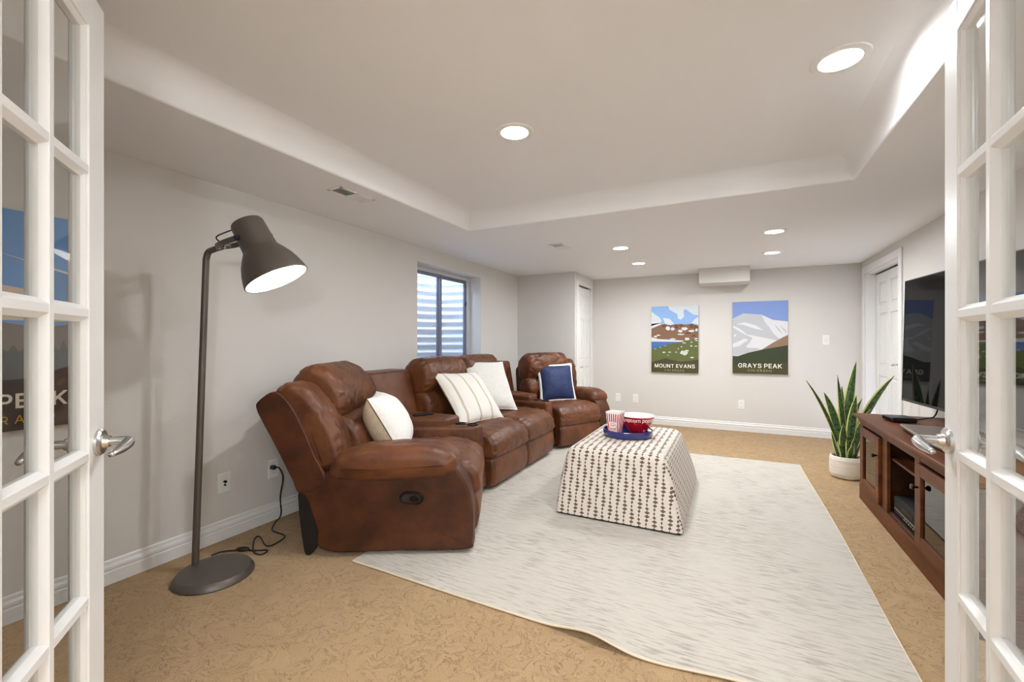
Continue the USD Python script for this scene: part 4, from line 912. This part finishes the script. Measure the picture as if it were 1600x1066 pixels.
# ---------------------------------------------------------------- snake plant
def snake_plant():
    px, py = .912, 4.735
    t = thing('potted_snake_plant', 'tall variegated snake plant in a ribbed cream pot beside the cabinet', 'plant', (px, py, 0))
    rp = [(0, 0), (.088, 0), (.108, .012), (.118, .04)]
    for k in range(9):
        z = .05 + k * .014; rp += [(.1205, z), (.1185, z + .007)]
    rp += [(.116, .182), (.112, .192), (.106, .193), (.104, .186), (.106, .15), (0, .15)]
    obj('pot', lathe(rp, 56), M_pot, t, smooth=30)
    s = lathe([(0, .150), (.105, .150), (.103, .176), (.05, .183), (0, .181)], 40); v = s.vertices.copy(); v[:, 2] += (meshkit.noise(v * 60, 4) - .5) * .008; s.vertices = v
    obj('soil', s, M_soil, t, smooth=True)
    M_leaf = usdkit.material(stage, '/World/Looks/snake_leaf', {
        "u": ("uvmap", {}), "s": ("separate_xyz", {}), "a": ("math", {"math_type": "subtract", "value2": .5}), "b": ("math", {"math_type": "absolute"}), "lt": ("math", {"math_type": "less_than", "value2": .385}),
        "mp": ("mapping", {"scale": (5, 26, 1)}), "n": ("noise_texture", {"scale": 1.0, "detail": 3, "distortion": .6}), "r": ("rgb_ramp", {"ramp": [(.38, L(24, 52, 28)), (.62, L(84, 118, 66))]}),
        "c": ("mix_color", {"a": L(214, 212, 122)}), "p": ("principled_bsdf", {"roughness": .38, "specular_ior_level": .45})},
        [("u.UV", "s.vector"), ("s.x", "a.value1"), ("a.value", "b.value1"), ("b.value", "lt.value1"), ("lt.value", "c.fac"), ("u.UV", "mp.vector"), ("mp.vector", "n.vector"), ("n.fac", "r.fac"), ("r.color", "c.b"), ("c.result", "p.base_color")], surface="p.BSDF")
    Rv, Fv = np.array([R2[0], R2[1], 0]), np.array([F2[0], F2[1], 0])
    # (root right, root away, tip right, tip away, tip height, width, bow, twist) seen from the doorway
    LV = [(-.02, .02, -.385, -.05, .86, .026, -.05, .5), (-.03, -.02, -.165, .04, .745, .055, -.03, .2), (-.005, .0, -.06, .02, .90, .040, -.02, .9), (.01, .03, .115, .03, 1.02, .062, .03, .3),
          (.015, .0, .395, -.04, .90, .070, .05, .15), (.0, -.04, .045, -.06, .73, .060, .015, .2), (-.015, .03, -.075, .08, .62, .045, -.02, .7), (.03, -.02, .14, -.10, .62, .055, .03, .4),
          (.04, .03, .225, .10, .68, .050, .04, .8), (-.03, .0, -.06, -.05, .48, .050, -.01, .3), (.035, .0, .10, .0, .50, .046, .01, .9), (.0, .045, .01, .06, .80, .045, .0, .6), (.05, -.03, .13, -.05, .42, .042, .01, .4), (-.045, .02, -.09, .05, .40, .040, -.01, 1.0), (.02, -.05, .0, -.09, .36, .040, 0, .1), (-.01, -.055, -.02, -.10, .30, .036, 0, .1)]
    for k, (r0, a0, r1, a1, hz, wd, bow, tw) in enumerate(LV):
        n, V, UV, F = 26, [], [], []
        p0 = Rv * r0 + Fv * a0 + np.array([0, 0, .165]); p1 = Rv * r1 + Fv * a1 + np.array([0, 0, hz])
        mid = (p0 + p1) / 2 + np.array([0, 0, .06 if abs(r1) > .15 else .0]) - Rv * bow * 1.2
        for i in range(n + 1):
            s_ = i / n; c = (1 - s_) ** 2 * p0 + 2 * s_ * (1 - s_) * mid + s_ ** 2 * p1; tg = unit(2 * (1 - s_) * (mid - p0) + 2 * s_ * (p1 - mid))
            an = tw * .9 + s_ * .9 * (1 if k % 2 else -1)
            sd = unit(np.cross(tg, Fv * math.cos(an * .6) + Rv * math.sin(an * .6) * .8 + np.array([0, 0, .05]))); nm = np.cross(sd, tg)
            w_ = wd * 1.22 / 2 * min(.62 + 1.1 * s_, 1.0) * (1 - max(0, (s_ - .55) / .45) ** 1.9) + .0008
            for j in range(5):
                q = (j - 2) / 2; V.append(c + sd * w_ * q + nm * (.16 * w_ * q * q * 2 + .002)); UV.append((j / 4, s_ + k * 3.1))
            for j in range(4, -1, -1):
                q = (j - 2) / 2; V.append(c + sd * w_ * q * .98 + nm * (.16 * w_ * q * q * 2 - .0018 * (1 - q * q))); UV.append((j / 4, s_ + k * 3.1))
        for i in range(n):
            for j in range(10):
                a, b = i * 10 + j, i * 10 + (j + 1) % 10; F += [(a, b, b + 10), (a, b + 10, a + 10)]
        m = trimesh.Trimesh(V, F, process=False)
        if m.volume < 0: F = [f[::-1] for f in F]
        obj('leaf', (np.array(V), np.array(F)), M_leaf, t, smooth=True, uv=np.array(UV))
snake_plant()

# ---------------------------------------------------------------- media cabinet and what stands on and in it
CY0, CY1, CFX, CBX, CZ = 2.40, 4.17, .89, 1.385, .640
cab = thing('media_cabinet', 'cherry wood media cabinet with glass doors under the television', 'cabinet', ((CFX + CBX) / 2, (CY0 + CY1) / 2, 0))
co = np.array([(CFX + CBX) / 2, (CY0 + CY1) / 2, 0])
def cb(name, x0, x1, y0, y1, z0, z1, m=M_walnut, parent=None, c=.003, label=None):
    return obj(name, cbox(x0 - co[0], x1 - co[0], y0 - co[1], y1 - co[1], z0, z1, c), m, parent or cab, label=label)
cb('worktop', CFX - .03, CBX + .01, CY0 - .05, CY1 + .065, CZ - .024, CZ, c=.006)
cb('cornice', CFX - .008, CBX, CY0 - .018, CY1 + .018, CZ - .046, CZ - .022)
cb('plinth', CFX - .004, CBX, CY0, CY1, 0, .112)
cb('side_panel', CFX + .02, CBX, CY1 - .022, CY1, .112, CZ - .045); cb('side_panel', CFX + .02, CBX, CY0, CY0 + .022, .112, CZ - .045)
cb('back_panel', CBX - .012, CBX, CY0 + .02, CY1 - .02, .112, CZ - .045, M_walnut_shade); cb('bottom_panel', CFX + .01, CBX - .01, CY0 + .02, CY1 - .02, .108, .124, M_walnut_shade)
for y in (3.575, 3.035): cb('divider', CFX + .02, CBX - .01, y - .009, y + .009, .12, CZ - .045, M_walnut_shade)
for y0, y1 in ((4.075, CY1), (3.53, 3.635), (2.995, 3.07), (CY0, 2.53)): cb('face_stile', CFX, CFX + .021, y0, y1, .112, CZ - .045)
cb('face_rail', CFX + .0012, CFX + .020, CY0, CY1, .565, CZ - .045)
cb('shelf', CFX + .025, CBX - .012, 3.045, 3.565, .445, .461)
def cab_door(y0, y1, knob_y):
    d = cb('door', CFX - .018, CFX + .002, y0, y0 + .062, .122, .562); 
    P_ = lambda nm, a, b, za, zb, m=M_walnut, x0=CFX - .018, x1=CFX + .002: cb(nm, x0, x1, a, b, za, zb, m, d, .002)
    P_('door_stile', y1 - .062, y1, .122, .562); P_('door_rail', y0 + .062, y1 - .062, .122, .19); P_('door_rail', y0 + .062, y1 - .062, .50, .562)
    P_('pane', y0 + .058, y1 - .058, .186, .504, M_glass_cab, CFX - .008, CFX - .005)
    k = lathe([(0, 0), (.006, 0), (.0055, .010), (.012, .016), (.0155, .022), (.013, .029), (0, .031)], 24)
    obj('knob', rot_to(k, (0, 1, 0), (0, 0, 1), (-1, 0, 0), (CFX - .018 - co[0], knob_y - co[1], .44)) if False else rot_to(k, (0, 0, 1), (0, 1, 0), (-1, 0, 0), (CFX - .018 - co[0], knob_y - co[1], .44)), M_knob, d, smooth=35)
cab_door(3.637, 4.073, 3.667); cab_door(2.532, 2.993, 2.962)
dvd = thing('disc_player', 'black and silver disc player in the open bay of the cabinet', 'disc player', (1.06, 3.29, .124))
obj('chassis', cbox(-.135, .15, -.20, .20, .012, .115, .004), M_matte, dvd); obj('faceplate', cbox(-.145, -.134, -.20, .20, .014, .113, .003), M_matte, dvd)
obj('display', cbox(-.147, -.144, -.11, .06, .065, .092, .001), M_glassblack, dvd)
obj('trim_strip', cbox(-.148, -.144, -.19, .19, .040, .046, .001), M_silver, dvd)
for k in range(6): obj('button', cbox(-.149, -.144, -.17 + k * .035, -.152 + k * .035, .022, .032, .001), M_silver, dvd)
for sx in (-.1, .1):
    for sy in (-.16, .16): obj('foot', lathe([(0, 0), (.014, 0), (.014, .013), (0, .013)], 12).apply_translation((sx, sy, 0)), M_dark, dvd)
card = thing('folded_card', 'small white folded card on the shelf of the cabinet bay', 'card', (1.0, 3.12, .461), 15)
obj('leaf', cbox(-.001, .001, -.03, .03, 0, .055, .0004), M_card, card); m = cbox(-.001, .001, -.03, .03, 0, .055, .0004); m.apply_transform(trimesh.transformations.rotation_matrix(.45, (0, 1, 0), (0, 0, .055))); m.apply_translation((0, 0, .0)); 
v = m.vertices.copy(); v[:, 2] -= min(0, v[:, 2].min()); m.vertices = v; obj('leaf', m, M_card, card)
bk = thing('woven_basket', 'woven seagrass basket behind the near glass door of the cabinet', 'basket', (1.12, 2.77, .124))
rp = [(0, 0), (.105, 0)]
for k in range(14): rp += [(.112 + .012 * k / 14, .004 + k * .013), (.107 + .012 * k / 14, .0105 + k * .013)]
rp += [(.126, .19), (.120, .196), (.112, .19), (.10, .02), (0, .012)]
obj('body', lathe(rp, 48), M_basket, bk, smooth=25); obj('rim', tube([(.121 * math.cos(a), .121 * math.sin(a), .193) for a in np.linspace(0, 2 * math.pi, 40)], .007, 8, cap=False), M_basket, bk, smooth=True)
st_ = thing('streaming_box', 'small black box on the far end of the cabinet top', 'set-top box', (1.055, 3.92, CZ), 8)
obj('shell', cbox(-.07, .07, -.075, .075, .004, .034, .006), M_dark, st_); obj('front_band', cbox(-.0715, -.069, -.06, .06, .010, .028, .001), M_glassblack, st_)
for s in (-1, 1): obj('foot', cbox(-.05, .05, s * .055 - .008, s * .055 + .008, 0, .005, .001), M_dark, st_)
lp = thing('laptop', 'closed grey laptop on the cabinet top below the television', 'laptop', (1.09, 3.38, CZ), -4)
obj('base', cbox(-.125, .125, -.18, .18, .0, .014, .005), M_dark, lp); obj('lid', cbox(-.138, .138, -.193, .193, .0145, .034, .006), M_laptop, lp)
lp2 = thing('game_console', 'flat black console on the cabinet top nearest the right door', 'games console', (1.07, 2.98, CZ), 3)
obj('shell', cbox(-.12, .12, -.15, .15, .004, .026, .008), M_laptop, lp2); obj('lower_shell', cbox(-.112, .112, -.142, .142, 0, .008, .002), M_dark, lp2)
# television on a tilting wall bracket
tv = thing('television', 'large wall-mounted flat television reflecting the posters', 'television', (1.298, 3.635, 1.2025), 4.6)
tilt = .022
def TVm(m):
    m = tm(m).copy(); m.apply_transform(trimesh.transformations.rotation_matrix(tilt, (0, 1, 0))); return m
TW, TH2 = .840, .4715
obj('housing', TVm(cbox(.002, .028, -TW, TW, -TH2, TH2, .004)), M_dark, tv)
obj('screen', TVm(box(-.0005, .0025, -TW + .008, TW - .008, -TH2 + .018, TH2 - .008)), M_glassblack, tv, label='dark glossy screen')
obj('bezel', TVm(cat_(cbox(-.003, .006, -TW, TW, -TH2, -TH2 + .018, .002), cbox(-.002, .006, -TW, TW, TH2 - .008, TH2, .002), cbox(-.002, .006, -TW, -TW + .008, -TH2, TH2, .002), cbox(-.002, .006, TW - .008, TW, -TH2, TH2, .002))), M_tvbezel, tv)
obj('wall_bracket', cbox(.026, .088, -.2, .12, -.2, .2, .004), M_black_metal, tv)
cord = thing('television_cable', 'black cable hanging from the television to the box', 'cable', (1.30, 4.35, CZ))
cp = spline([(1.33, 4.16, .735), (1.335, 4.17, .70), (1.31, 4.15, .655), (1.25, 4.09, .648), (1.18, 4.02, .646), (1.155, 3.97, .652), (1.125, 3.95, .658)], 8)
obj('flex', tube(cp - np.array([1.30, 4.35, CZ]), .0045, 8), M_dark, cord, smooth=True)
cord2 = thing('power_cable', 'thin black cable lying behind the laptop', 'cable', (1.30, 3.7, CZ))
cp = spline([(1.36, 3.42, .645), (1.29, 3.50, .648), (1.27, 3.66, .646), (1.31, 3.80, .646), (1.35, 3.70, .646), (1.36, 3.6, .646)], 8)
obj('flex', tube(cp - np.array([1.30, 3.7, CZ]), .004, 8), M_dark, cord2, smooth=True)
